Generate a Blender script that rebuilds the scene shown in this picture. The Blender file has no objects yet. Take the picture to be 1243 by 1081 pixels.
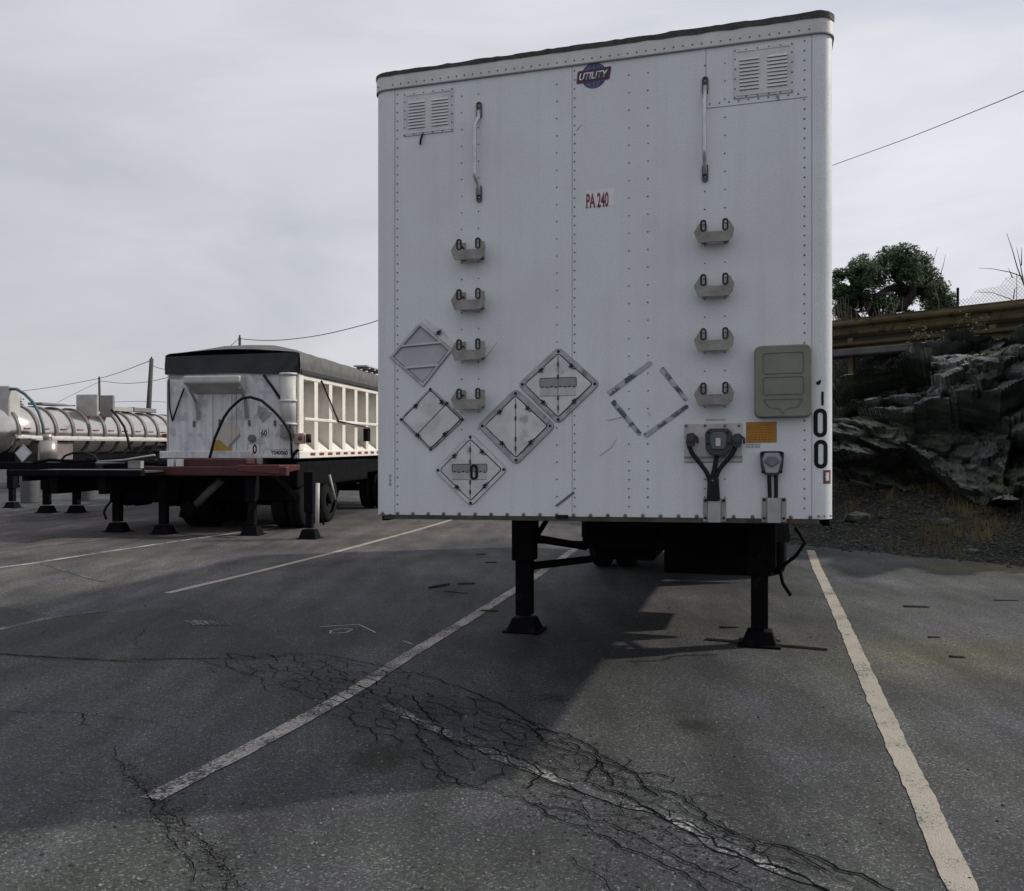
import bpy, bmesh, math, random
from mathutils import Vector, Matrix, noise
from mathutils.geometry import delaunay_2d_cdt
random.seed(7)
S = bpy.context.scene
COL = S.collection
PI = math.pi

# ------------------------------------------------------------------ camera
F = 1074.0; CX = 621.5; CY = 540.5; HC = 1.6          # focal length in photo pixels, photo centre, eye height
cam_d = bpy.data.cameras.new('camera'); cam = bpy.data.objects.new('camera', cam_d); COL.objects.link(cam)
cam_d.sensor_width = 36; cam_d.lens = F / 1243 * 36
cam.location = (0, 0, HC); cam.rotation_euler = (PI / 2, 0, 0)
cam_d.clip_start = 0.1; cam_d.clip_end = 3000
S.camera = cam

# ------------------------------------------------------------------ sky and sun
SUNV = Vector((.965, .262, 0)).normalized(); ELEV = math.radians(34)
W = bpy.data.worlds.new('World'); S.world = W; W.use_nodes = True
nt = W.node_tree; nt.nodes.clear()
N = nt.nodes.new; L = nt.links.new
out = N('ShaderNodeOutputWorld'); tc = N('ShaderNodeTexCoord')
sky = N('ShaderNodeTexSky'); sky.sky_type = 'NISHITA'; sky.sun_disc = False
sky.sun_elevation = ELEV; sky.sun_rotation = math.atan2(SUNV.x, SUNV.y)
sky.dust_density = 2.5; sky.air_density = 1.0
bg1 = N('ShaderNodeBackground'); bg1.inputs[1].default_value = 0.09
L(sky.outputs[0], bg1.inputs[0])
mp = N('ShaderNodeMapping'); mp.inputs['Scale'].default_value = (1.0, 1.0, 3.4); mp.inputs['Rotation'].default_value = (0.15, 0.22, 0.3)
L(tc.outputs['Generated'], mp.inputs[0])
n1 = N('ShaderNodeTexNoise'); n1.inputs['Scale'].default_value = 2.1; n1.inputs['Detail'].default_value = 7; n1.inputs['Roughness'].default_value = .55; n1.inputs['Distortion'].default_value = .5
L(mp.outputs[0], n1.inputs['Vector'])
cr = N('ShaderNodeValToRGB'); e = cr.color_ramp.elements
e[0].position = .30; e[0].color = (.50, .535, .60, 1)
e[1].position = .66; e[1].color = (.69, .70, .745, 1)
m_ = cr.color_ramp.elements.new(.48); m_.color = (.615, .62, .665, 1)
L(n1.outputs[0], cr.inputs[0])
sdv = N('ShaderNodeVectorMath'); sdv.operation = 'DOT_PRODUCT'; L(tc.outputs['Generated'], sdv.inputs[0]); sdv.inputs[1].default_value = (SUNV.x * math.cos(ELEV), SUNV.y * math.cos(ELEV), math.sin(ELEV))
gl = N('ShaderNodeMapRange'); gl.inputs['From Min'].default_value = -.2; gl.inputs['From Max'].default_value = 1; gl.inputs['To Min'].default_value = .95; gl.inputs['To Max'].default_value = 1.30; gl.interpolation_type = 'SMOOTHSTEP'; L(sdv.outputs['Value'], gl.inputs[0])
gm_ = N('ShaderNodeMix'); gm_.data_type = 'RGBA'; gm_.blend_type = 'MULTIPLY'; gm_.inputs[0].default_value = 1; L(cr.outputs[0], gm_.inputs[6]); L(gl.outputs[0], gm_.inputs[7])
bg2 = N('ShaderNodeBackground'); bg2.inputs[1].default_value = 1.0
L(gm_.outputs[2], bg2.inputs[0])
mixs = N('ShaderNodeMixShader'); mixs.inputs[0].default_value = .93
L(bg1.outputs[0], mixs.inputs[1]); L(bg2.outputs[0], mixs.inputs[2]); L(mixs.outputs[0], out.inputs[0])
sl = bpy.data.lights.new('sun', 'SUN'); sl.energy = 3.1; sl.angle = math.radians(1.6); sl.color = (1, .93, .82)
so = bpy.data.objects.new('sun', sl); COL.objects.link(so)
sd = Vector((SUNV.x * math.cos(ELEV), SUNV.y * math.cos(ELEV), math.sin(ELEV)))
so.rotation_euler = sd.to_track_quat('Z', 'Y').to_euler(); so.location = sd * 40
S.view_settings.view_transform = 'Standard'; S.view_settings.look = 'None'
S.view_settings.exposure = 0; S.view_settings.gamma = 1; S.view_settings.use_curve_mapping = False
S.render.engine = 'CYCLES'; S.cycles.max_bounces = 6; S.cycles.diffuse_bounces = 3

# ------------------------------------------------------------------ materials
MATS = {}
def mat(name, c, rough=.6, metal=0, var=.12, scale=3.0, bump=0.0, bscale=60, c2=None, streak=False, spec=.5, c3=None, c3scale=12, c3th=.62, coat=0):
    if name in MATS: return MATS[name]
    m = bpy.data.materials.new(name); m.use_nodes = True; t = m.node_tree
    b = t.nodes['Principled BSDF']; n = t.nodes.new; l = t.links.new
    co = n('ShaderNodeTexCoord'); mpn = n('ShaderNodeMapping'); l(co.outputs['Object'], mpn.inputs[0])
    if streak: mpn.inputs['Scale'].default_value = (5, 5, .35)
    nz = n('ShaderNodeTexNoise'); nz.inputs['Scale'].default_value = scale; nz.inputs['Detail'].default_value = 8; nz.inputs['Roughness'].default_value = .62
    l(mpn.outputs[0], nz.inputs['Vector'])
    r = n('ShaderNodeValToRGB'); el = r.color_ramp.elements
    if c2 is None: c2 = tuple(x * (1 - var * 2.2) for x in c)
    el[0].position = .32; el[0].color = (*c2, 1); el[1].position = .62; el[1].color = (*c, 1)
    l(nz.outputs[0], r.inputs[0]); last = r.outputs[0]
    if c3:
        n3 = n('ShaderNodeTexNoise'); n3.inputs['Scale'].default_value = c3scale; n3.inputs['Detail'].default_value = 6
        l(co.outputs['Object'], n3.inputs['Vector'])
        r3 = n('ShaderNodeValToRGB'); r3.color_ramp.elements[0].position = c3th; r3.color_ramp.elements[1].position = c3th + .08
        l(n3.outputs[0], r3.inputs[0])
        mx = n('ShaderNodeMix'); mx.data_type = 'RGBA'; l(r3.outputs[0], mx.inputs[0]); l(last, mx.inputs[6]); mx.inputs[7].default_value = (*c3, 1)
        last = mx.outputs[2]
    l(last, b.inputs['Base Color'])
    rr = n('ShaderNodeMapRange'); rr.inputs['To Min'].default_value = min(1, rough + .12); rr.inputs['To Max'].default_value = max(.05, rough - .1)
    l(nz.outputs[0], rr.inputs[0]); l(rr.outputs[0], b.inputs['Roughness'])
    b.inputs['Metallic'].default_value = metal; b.inputs['Specular IOR Level'].default_value = spec
    if coat: b.inputs['Coat Weight'].default_value = coat
    if bump:
        nb = n('ShaderNodeTexNoise'); nb.inputs['Scale'].default_value = bscale; nb.inputs['Detail'].default_value = 4
        l(co.outputs['Object'], nb.inputs['Vector'])
        bp = n('ShaderNodeBump'); bp.inputs['Strength'].default_value = bump; bp.inputs['Distance'].default_value = .01
        l(nb.outputs[0], bp.inputs['Height']); l(bp.outputs[0], b.inputs['Normal'])
    MATS[name] = m; return m

def white_skin():
    """painted aluminium sheet: faint orange peel, dirt streaks, soft dents"""
    m = bpy.data.materials.new('white_skin'); m.use_nodes = True; t = m.node_tree; b = t.nodes['Principled BSDF']; n = t.nodes.new; l = t.links.new
    co = n('ShaderNodeTexCoord')
    mp1 = n('ShaderNodeMapping'); mp1.inputs['Scale'].default_value = (9, 9, .5); l(co.outputs['Object'], mp1.inputs[0])
    a = n('ShaderNodeTexNoise'); a.inputs['Scale'].default_value = 1.6; a.inputs['Detail'].default_value = 8; l(mp1.outputs[0], a.inputs['Vector'])
    c = n('ShaderNodeTexNoise'); c.inputs['Scale'].default_value = 1.7; c.inputs['Detail'].default_value = 5; l(co.outputs['Object'], c.inputs['Vector'])
    g = n('ShaderNodeTexNoise'); g.inputs['Scale'].default_value = 130; g.inputs['Detail'].default_value = 3; l(co.outputs['Object'], g.inputs['Vector'])
    r = n('ShaderNodeValToRGB'); r.color_ramp.elements[0].position = .3; r.color_ramp.elements[0].color = (.58, .60, .62, 1)
    r.color_ramp.elements[1].position = .62; r.color_ramp.elements[1].color = (.645, .67, .70, 1)
    l(c.outputs[0], r.inputs[0])
    r2 = n('ShaderNodeValToRGB'); r2.color_ramp.elements[0].position = .28; r2.color_ramp.elements[0].color = (.93, .93, .92, 1)
    r2.color_ramp.elements[1].position = .5; r2.color_ramp.elements[1].color = (1, 1, 1, 1); l(a.outputs[0], r2.inputs[0])
    mx = n('ShaderNodeMix'); mx.data_type = 'RGBA'; mx.blend_type = 'MULTIPLY'; mx.inputs[0].default_value = .8
    l(r.outputs[0], mx.inputs[6]); l(r2.outputs[0], mx.inputs[7])
    mr = n('ShaderNodeMapRange'); mr.inputs['From Min'].default_value = .25; mr.inputs['From Max'].default_value = .75; mr.inputs['To Min'].default_value = .86; mr.inputs['To Max'].default_value = 1.1
    l(g.outputs[0], mr.inputs[0])
    mx2 = n('ShaderNodeMix'); mx2.data_type = 'RGBA'; mx2.blend_type = 'MULTIPLY'; mx2.inputs[0].default_value = 1
    gq = n('ShaderNodeTexNoise'); gq.inputs['Scale'].default_value = 4.5; gq.inputs['Detail'].default_value = 9; gq.inputs['Roughness'].default_value = .75; l(co.outputs['Object'], gq.inputs['Vector'])
    rq = n('ShaderNodeValToRGB'); rq.color_ramp.elements[0].position = .58; rq.color_ramp.elements[1].position = .72; rq.color_ramp.elements[1].color = (.45, .45, .45, 1); l(gq.outputs[0], rq.inputs[0])
    mg = n('ShaderNodeMix'); mg.data_type = 'RGBA'; l(rq.outputs[0], mg.inputs[0]); l(mx.outputs[2], mg.inputs[6]); mg.inputs[7].default_value = (.47, .465, .45, 1)
    l(mg.outputs[2], mx2.inputs[6]); l(mr.outputs[0], mx2.inputs[7]); l(mx2.outputs[2], b.inputs['Base Color'])
    b.inputs['Roughness'].default_value = .48
    bp = n('ShaderNodeBump'); bp.inputs['Strength'].default_value = .12; bp.inputs['Distance'].default_value = .004; l(g.outputs[0], bp.inputs['Height'])
    bp2 = n('ShaderNodeBump'); bp2.inputs['Strength'].default_value = .35; bp2.inputs['Distance'].default_value = .03; l(c.outputs[0], bp2.inputs['Height']); l(bp.outputs[0], bp2.inputs['Normal'])
    l(bp2.outputs[0], b.inputs['Normal'])
    MATS['white_skin'] = m; return m
SKIN = white_skin()
RAILM = mat('white_rail', (.60, .61, .59), .5, 0, .1, 4, .15, 90)
ROOFT = mat('roof_tar', (.05, .055, .055), .8, 0, .2, 20, .6, 40)
RIVET = mat('rivet_dirt', (.17, .17, .18), .6, .2, .2, 30)
SEAM = mat('seam_dirt_shade', (.24, .25, .26), .8)
GALV = mat('galvanised', (.36, .36, .35), .5, .35, .16, 14, .25, 120)
STEPM = mat('step_steel', (.30, .295, .27), .65, .15, .16, 16, .4, 220)
ALU = mat('aluminium', (.55, .55, .56), .38, .6, .14, 9, .1, 90)
PLAC = mat('placard_paint', (.62, .63, .64), .5, .1, .12, 8, .1, 80, c3=(.36, .36, .38), c3scale=9, c3th=.62)
FRAMEM = mat('placard_frame', (.43, .425, .45), .5, .25, .18, 14, .2, 110, c3=(.17, .165, .18), c3scale=11, c3th=.58)
EDGE = mat('dark_edge', (.03, .03, .035), .7, spec=.2)
RUBB = mat('rubber', (.012, .013, .016), .7, 0, .2, 20, .2, 60, spec=.25)
TYREM = mat('tyre_rubber', (.011, .011, .012), .9, 0, .2, 12, .4, 60, spec=.15)
BLKST = mat('black_steel', (.0045, .0045, .006), .85, 0, .2, 7, .3, 50, c3=(.012, .009, .008), c3scale=9, c3th=.6, spec=.12)
DKST = mat('dark_frame', (.005, .005, .0065), .85, 0, .2, 7, .3, 50, spec=.1)
OLIVE = mat('olive_plastic', (.185, .205, .160), .5, 0, .12, 5, .2, 160)
ORANGE = mat('orange_sticker', (.42, .19, .012), .55, 0, .1, 25)
ORINK = mat('orange_ink', (.25, .10, .01), .6)
BLACKV = mat('black_vinyl', (.008, .010, .011), .6, spec=.15)
WHITEV = mat('white_vinyl', (.72, .72, .72), .5)
REDV = mat('red_vinyl', (.20, .03, .04), .5)
BLUEV = mat('blue_vinyl', (.035, .055, .17), .5)
NAVY = mat('navy_ink', (.03, .018, .045), .5)
GREYINK = mat('grey_ink', (.30, .30, .32), .6)
TAPE = mat('tape_residue', (.40, .42, .42), .7, 0, .1, 20, .2, 90, c3=(.07, .09, .11), c3scale=13, c3th=.47)
SOCK = mat('socket_grey', (.15, .16, .18), .5, .1, .1, 12)
SOCKD = mat('socket_black', (.03, .033, .042), .5)
PINK = mat('pale_lens', (.62, .52, .55), .3)
WOOD = mat('grey_wood', (.075, .062, .05), .9, 0, .25, 14, .6, 60)
REDST = mat('red_frame_paint', (.065, .010, .013), .6, 0, .2, 6, .25, 60, c3=(.035, .014, .014), c3scale=8, c3th=.6)
DUMPW = mat('dump_white', (.66, .66, .68), .5, 0, .09, 2.5, .3, 25, c2=(.48, .48, .50), streak=True, c3=(.42, .43, .47), c3scale=4, c3th=.53)
DUMPS = mat('dump_side', (.78, .75, .69), .55, 0, .08, 3, .25, 40)
DWALL = mat('dump_wall', (.66, .65, .60), .6, 0, .14, 3, .25, 40, c3=(.38, .38, .32), c3scale=2.2, c3th=.56)
TARP = mat('black_tarp', (.018, .02, .025), .6, 0, .2, 5, .5, 10)
TARPG = mat('grey_tarp', (.095, .097, .095), .75, 0, .16, 5, .5, 14)
YEL = mat('yellow_paint', (.42, .27, .05), .6, 0, .14, 12)
CREAM = mat('cream_paint', (.55, .53, .47), .6)
CHROME = mat('polished_tank', (.66, .62, .57), .17, 1, .06, 5, .12, 9)
CHROM2 = mat('brushed_band', (.15, .135, .125), .5, .35, .1, 5)
RUSTR = mat('red_marker', (.20, .04, .03), .6)
GREENH = mat('green_hose', (.06, .13, .14), .5)
GREYBX = mat('grey_box', (.33, .33, .32), .6, .1, .1, 8)
POLEM = mat('pole_wood', (.07, .065, .06), .9)
WIREM = mat('wire_black', (.05, .05, .055), .7)
YRAIL = mat('rusty_rail', (.085, .065, .03), .85, 0, .25, 3, .4, 40, c2=(.045, .034, .02), c3=(.03, .025, .018), c3scale=6, c3th=.55, spec=.2)
FENM = mat('fence_wire', (.26, .26, .27), .5, .5)
BARK = mat('bark', (.05, .042, .038), .95, 0, .2, 12, .8, 30)
TWIG = mat('twig', (.09, .075, .06), .9)
CRACKM = mat('crack_dark', (.009, .010, .011), 1, spec=0)

def asphalt(name, c_lo, c_hi, stains=()):
    m = bpy.data.materials.new(name); m.use_nodes = True; t = m.node_tree; b = t.nodes['Principled BSDF']; n = t.nodes.new; l = t.links.new
    co = n('ShaderNodeTexCoord'); P = co.outputs['Object']
    big = n('ShaderNodeTexNoise'); big.inputs['Scale'].default_value = .6; big.inputs['Detail'].default_value = 7; big.inputs['Roughness'].default_value = .6; l(P, big.inputs['Vector'])
    r = n('ShaderNodeValToRGB'); r.color_ramp.elements[0].position = .33; r.color_ramp.elements[0].color = (*c_lo, 1); r.color_ramp.elements[1].position = .66; r.color_ramp.elements[1].color = (*c_hi, 1)
    l(big.outputs[0], r.inputs[0])
    # hue drift between brownish, purple and green grey
    hue = n('ShaderNodeTexNoise'); hue.inputs['Scale'].default_value = 1.1; hue.inputs['Detail'].default_value = 3; l(P, hue.inputs['Vector'])
    rh = n('ShaderNodeValToRGB'); rh.color_ramp.elements[0].position = .36; rh.color_ramp.elements[0].color = (.98, .945, 1.06, 1); rh.color_ramp.elements[1].position = .62; rh.color_ramp.elements[1].color = (.97, 1.02, .93, 1)
    l(hue.outputs[0], rh.inputs[0])
    mh = n('ShaderNodeMix'); mh.data_type = 'RGBA'; mh.blend_type = 'MULTIPLY'; mh.inputs[0].default_value = 1; l(r.outputs[0], mh.inputs[6]); l(rh.outputs[0], mh.inputs[7])
    # aggregate
    v = n('ShaderNodeTexVoronoi'); v.inputs['Scale'].default_value = 120; l(P, v.inputs['Vector'])
    sep = n('ShaderNodeSeparateColor'); l(v.outputs['Color'], sep.inputs[0])
    rs = n('ShaderNodeValToRGB'); el = rs.color_ramp.elements
    el[0].position = 0; el[0].color = (.48, .48, .48, 1); el[1].position = 1; el[1].color = (3.0, 3.0, 2.9, 1)
    for p_, v_ in ((.25, .78), (.75, 1.05), (.90, 1.45), (.955, 2.1)): q = el.new(p_); q.color = (v_, v_, v_, 1)
    l(sep.outputs[0], rs.inputs[0])
    v2 = n('ShaderNodeTexNoise'); v2.inputs['Scale'].default_value = 45; v2.inputs['Detail'].default_value = 6; v2.inputs['Roughness'].default_value = .75; l(P, v2.inputs['Vector'])
    m2 = n('ShaderNodeMapRange'); m2.inputs['From Min'].default_value = .3; m2.inputs['From Max'].default_value = .7; m2.inputs['To Min'].default_value = .62; m2.inputs['To Max'].default_value = 1.35; l(v2.outputs[0], m2.inputs[0])
    ma = n('ShaderNodeMix'); ma.data_type = 'RGBA'; ma.blend_type = 'MULTIPLY'; ma.inputs[0].default_value = 1; l(mh.outputs[2], ma.inputs[6]); l(rs.outputs[0], ma.inputs[7])
    mb = n('ShaderNodeMix'); mb.data_type = 'RGBA'; mb.blend_type = 'MULTIPLY'; mb.inputs[0].default_value = 1; l(ma.outputs[2], mb.inputs[6]); l(m2.outputs[0], mb.inputs[7])
    last = mb.outputs[2]
    # mid-scale smears stretched along the bays
    ms = n('ShaderNodeMapping'); ms.inputs['Rotation'].default_value = (0, 0, .28); ms.inputs['Scale'].default_value = (2.4, .5, 1); l(P, ms.inputs[0])
    sm = n('ShaderNodeTexNoise'); sm.inputs['Scale'].default_value = 1.3; sm.inputs['Detail'].default_value = 6; l(ms.outputs[0], sm.inputs['Vector'])
    mrs = n('ShaderNodeMapRange'); mrs.inputs['From Min'].default_value = .3; mrs.inputs['From Max'].default_value = .7; mrs.inputs['To Min'].default_value = .62; mrs.inputs['To Max'].default_value = 1.28; l(sm.outputs[0], mrs.inputs[0])
    mc = n('ShaderNodeMix'); mc.data_type = 'RGBA'; mc.blend_type = 'MULTIPLY'; mc.inputs[0].default_value = 1; l(last, mc.inputs[6]); l(mrs.outputs[0], mc.inputs[7]); last = mc.outputs[2]
    for (x, y, rx, ry, f_, col) in stains:  # each entry tints an oval area of the asphalt
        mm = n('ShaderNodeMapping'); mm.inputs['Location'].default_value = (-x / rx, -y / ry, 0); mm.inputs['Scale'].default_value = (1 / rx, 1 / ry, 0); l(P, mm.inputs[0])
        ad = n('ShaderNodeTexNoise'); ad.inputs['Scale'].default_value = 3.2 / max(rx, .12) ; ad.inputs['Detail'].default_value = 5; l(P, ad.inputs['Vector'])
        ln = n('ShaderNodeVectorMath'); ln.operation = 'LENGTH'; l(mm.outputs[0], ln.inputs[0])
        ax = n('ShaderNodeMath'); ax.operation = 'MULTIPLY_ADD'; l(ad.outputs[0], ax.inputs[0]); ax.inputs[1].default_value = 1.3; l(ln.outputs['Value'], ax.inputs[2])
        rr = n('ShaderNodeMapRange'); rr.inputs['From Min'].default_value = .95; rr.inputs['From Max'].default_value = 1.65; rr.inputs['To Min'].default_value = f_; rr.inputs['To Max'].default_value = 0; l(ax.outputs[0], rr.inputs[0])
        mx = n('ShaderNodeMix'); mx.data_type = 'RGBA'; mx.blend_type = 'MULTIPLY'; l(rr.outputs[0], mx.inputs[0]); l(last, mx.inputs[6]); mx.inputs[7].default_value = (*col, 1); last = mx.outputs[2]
    l(last, b.inputs['Base Color']); b.inputs['Roughness'].default_value = .88; b.inputs['Specular IOR Level'].default_value = .3
    bp = n('ShaderNodeBump'); bp.inputs['Strength'].default_value = .7; bp.inputs['Distance'].default_value = .006
    ah = n('ShaderNodeMath'); ah.operation = 'MULTIPLY_ADD'; l(v.outputs['Distance'], ah.inputs[0]); ah.inputs[1].default_value = -.6; l(v2.outputs[0], ah.inputs[2])
    l(ah.outputs[0], bp.inputs['Height']); l(bp.outputs[0], b.inputs['Normal'])
    return m, last, b

# ------------------------------------------------------------------ builders
class MB:
    def __init__(s): s.v = []; s.f = []; s.sm = []
    def add(s, vs, fs, smooth=False):
        o = len(s.v); s.v += [tuple(p) for p in vs]
        for f in fs: s.f.append(tuple(i + o for i in f)); s.sm.append(smooth)
        return s
    def box(s, x0, x1, y0, y1, z0, z1, M=None):
        p = [Vector((x, y, z)) for z in (z0, z1) for y in (y0, y1) for x in (x0, x1)]
        if M: p = [M @ q for q in p]
        return s.add(p, [(0, 2, 3, 1), (4, 5, 7, 6), (0, 1, 5, 4), (2, 6, 7, 3), (0, 4, 6, 2), (1, 3, 7, 5)])
    def prism(s, pts, y0, y1):          # outline in x,z extruded along y (y0 = front)
        a = sum(pts[i][0] * pts[(i + 1) % len(pts)][1] - pts[(i + 1) % len(pts)][0] * pts[i][1] for i in range(len(pts)))
        if a < 0: pts = pts[::-1]
        n = len(pts); vs = [(x, y0, z) for x, z in pts] + [(x, y1, z) for x, z in pts]
        fs = [tuple(range(n)), tuple(range(2 * n - 1, n - 1, -1))] + [(i, i + n, (i + 1) % n + n, (i + 1) % n) for i in range(n)]
        return s.add(vs, fs)
    def slab(s, pts, z0, z1):           # outline in x,y extruded along z
        a = sum(pts[i][0] * pts[(i + 1) % len(pts)][1] - pts[(i + 1) % len(pts)][0] * pts[i][1] for i in range(len(pts)))
        if a < 0: pts = pts[::-1]
        n = len(pts); vs = [(x, y, z0) for x, y in pts] + [(x, y, z1) for x, y in pts]
        fs = [tuple(range(n - 1, -1, -1)), tuple(range(n, 2 * n))] + [(i, (i + 1) % n, (i + 1) % n + n, i + n) for i in range(n)]
        return s.add(vs, fs)
    def ring(s, po, pi, y0, y1):        # closed frame between outlines po and pi (same count)
        n = len(po); vs = [(x, y0, z) for x, z in po] + [(x, y0, z) for x, z in pi] + [(x, y1, z) for x, z in po] + [(x, y1, z) for x, z in pi]
        fs = []
        for i in range(n):
            j = (i + 1) % n
            fs += [(i, j, n + j, n + i), (2 * n + i, 3 * n + i, 3 * n + j, 2 * n + j), (i, 2 * n + i, 2 * n + j, j), (n + i, n + j, 3 * n + j, 3 * n + i)]
        return s.add(vs, fs)
    def tube(s, path, r, seg=8, caps=True, smooth=True):
        path = [Vector(p) for p in path]; n = len(path); rs = r if isinstance(r, (list, tuple)) else [r] * n
        vs = []; up = Vector((0, 0, 1)); prev = None
        for i, p in enumerate(path):
            d = (path[min(i + 1, n - 1)] - path[max(i - 1, 0)]).normalized()
            if prev is None:
                a = d.cross(up if abs(d.z) < .95 else Vector((1, 0, 0))).normalized()
            else:
                a = (prev - d * prev.dot(d)).normalized()
            prev = a; b = d.cross(a)
            for k in range(seg):
                t = 2 * PI * k / seg; vs.append(p + (a * math.cos(t) + b * math.sin(t)) * rs[i])
        fs = [(i * seg + k, i * seg + (k + 1) % seg, (i + 1) * seg + (k + 1) % seg, (i + 1) * seg + k) for i in range(n - 1) for k in range(seg)]
        s.add(vs, fs, smooth)
        if caps:
            o = len(s.v) - len(vs)
            s.f.append(tuple(o + k for k in range(seg - 1, -1, -1))); s.sm.append(False)
            s.f.append(tuple(o + (n - 1) * seg + k for k in range(seg))); s.sm.append(False)
        return s
    def dome(s, c, r, h, nrm=(0, -1, 0), seg=6):
        c = Vector(c); nr = Vector(nrm).normalized(); a = nr.orthogonal().normalized(); b = nr.cross(a)
        vs = []
        for (rr, hh) in ((1, 0), (.72, .7)):
            vs += [c + (a * math.cos(2 * PI * k / seg) + b * math.sin(2 * PI * k / seg)) * r * rr + nr * h * hh for k in range(seg)]
        vs.append(c + nr * h)
        fs = [(k, (k + 1) % seg, (k + 1) % seg + seg, k + seg) for k in range(seg)] + [(k + seg, (k + 1) % seg + seg, 2 * seg) for k in range(seg)]
        return s.add(vs, fs, True)
    def build(s, name, m, parent=None, bevel=0, label=None, kind=None, seg=1):
        me = bpy.data.meshes.new(name); me.from_pydata(s.v, [], s.f); me.materials.append(m)
        me.polygons.foreach_set('use_smooth', s.sm); me.update()
        return link(name, me, parent, bevel, label, kind, seg)
def link(name, me, parent=None, bevel=0, label=None, kind=None, seg=1):
    o = bpy.data.objects.new(name, me); COL.objects.link(o)
    if parent: o.parent = parent
    if bevel:
        b = o.modifiers.new('bevel', 'BEVEL'); b.width = bevel; b.segments = seg; b.limit_method = 'ANGLE'; b.angle_limit = .6
    if label: o['label'] = label
    if kind: o['kind'] = kind
    return o
def tag(o, label=None, cat=None, group=None, kind=None):
    if label: o['label'] = label
    if cat: o['category'] = cat
    if group: o['group'] = group
    if kind: o['kind'] = kind
    return o
def empty(name, label, cat, M=None, group=None):
    o = bpy.data.objects.new(name, None); COL.objects.link(o)
    if M is not None: o.matrix_world = M
    o.empty_display_size = .2
    return tag(o, label, cat, group)
def copy_tree(o, parent=None):
    c = o.copy(); COL.objects.link(c)
    if parent: c.parent = parent
    for ch in list(o.children): copy_tree(ch, c)
    return c
def ray(px, py): return Vector(((px - CX) / F, 1, -(py - CY) / F))
def G(px, py, z=0):                      # point of the photograph on the level ground
    d = ray(px, py); t = (z - HC) / d.z; return Vector((d.x * t, t, z))
def at(px, py, Z): return Vector((0, 0, HC)) + ray(px, py) * Z
class Frame:
    """a vehicle's own axes: x to its right as seen from in front, y to its tail, z up"""
    def __init__(s, cx, cy, th, rack=0):
        s.M = Matrix.Translation((cx, cy, 0)) @ Matrix.Rotation(-th, 4, 'Z'); sh = Matrix.Identity(4); sh[2][0] = rack; s.I = (s.M @ sh).inverted()
    def f(s, px, py, y=0):               # x,z on the plane local y
        o = s.I @ Vector((0, 0, HC)); d = (s.I.to_3x3() @ ray(px, py)); t = (y - o.y) / d.y; p = o + d * t
        return (p.x, p.z)
    def side(s, px, py, x):              # y,z on the plane local x
        o = s.I @ Vector((0, 0, HC)); d = (s.I.to_3x3() @ ray(px, py)); t = (x - o.x) / d.x; p = o + d * t
        return (p.y, p.z)
def rrect(x0, x1, z0, z1, r, n=4):
    pts = []
    for (cx, cz, a0) in ((x1 - r, z1 - r, 0), (x0 + r, z1 - r, 90), (x0 + r, z0 + r, 180), (x1 - r, z0 + r, 270)):
        for k in range(n + 1):
            a = math.radians(a0 + 90 * k / n); pts.append((cx + r * math.cos(a), cz + r * math.sin(a)))
    return pts
def rpoly(c, r, n=3):                    # round the corners of any outline
    out = []; m = len(c)
    for i in range(m):
        p = Vector(c[i]); a = Vector(c[i - 1]); b = Vector(c[(i + 1) % m])
        p0 = p + (a - p).normalized() * r; p1 = p + (b - p).normalized() * r
        for k in range(n + 1):
            t = k / n; q = p0 * (1 - t) ** 2 + p * 2 * t * (1 - t) + p1 * t * t; out.append((q.x, q.y))
    return out
def text_part(s, x0, x1, z0, z1, y, m, parent, name='lettering', slant=0, rot=0, depth=.0012):
    cu = bpy.data.curves.new(name, 'FONT'); cu.body = s; cu.resolution_u = 4; cu.offset = 0.022
    tmp = bpy.data.objects.new('tmp', cu); COL.objects.link(tmp)
    me = bpy.data.meshes.new_from_object(tmp.evaluated_get(bpy.context.evaluated_depsgraph_get()))
    bpy.data.objects.remove(tmp)
    xs = [v.co.x for v in me.vertices]; ys = [v.co.y for v in me.vertices]
    ax, bx, ay, by = min(xs), max(xs), min(ys), max(ys)
    for v in me.vertices:
        u = (v.co.x - ax) / (bx - ax); w = (v.co.y - ay) / (by - ay)
        x = x0 + u * (x1 - x0); z = z0 + w * (z1 - z0) + rot * (x - x0); x += slant * w * (z1 - z0)
        v.co = (x, y, z)
    bm = bmesh.new(); bm.from_mesh(me)
    for f in bm.faces: f.normal_update()
    geom = bmesh.ops.extrude_face_region(bm, geom=bm.faces[:])
    for g_ in geom['geom']:
        if isinstance(g_, bmesh.types.BMVert): g_.co.y -= depth
    bm.to_mesh(me); bm.free(); me.materials.clear(); me.materials.append(m); me.name = name
    return link(name, me, parent)
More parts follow.
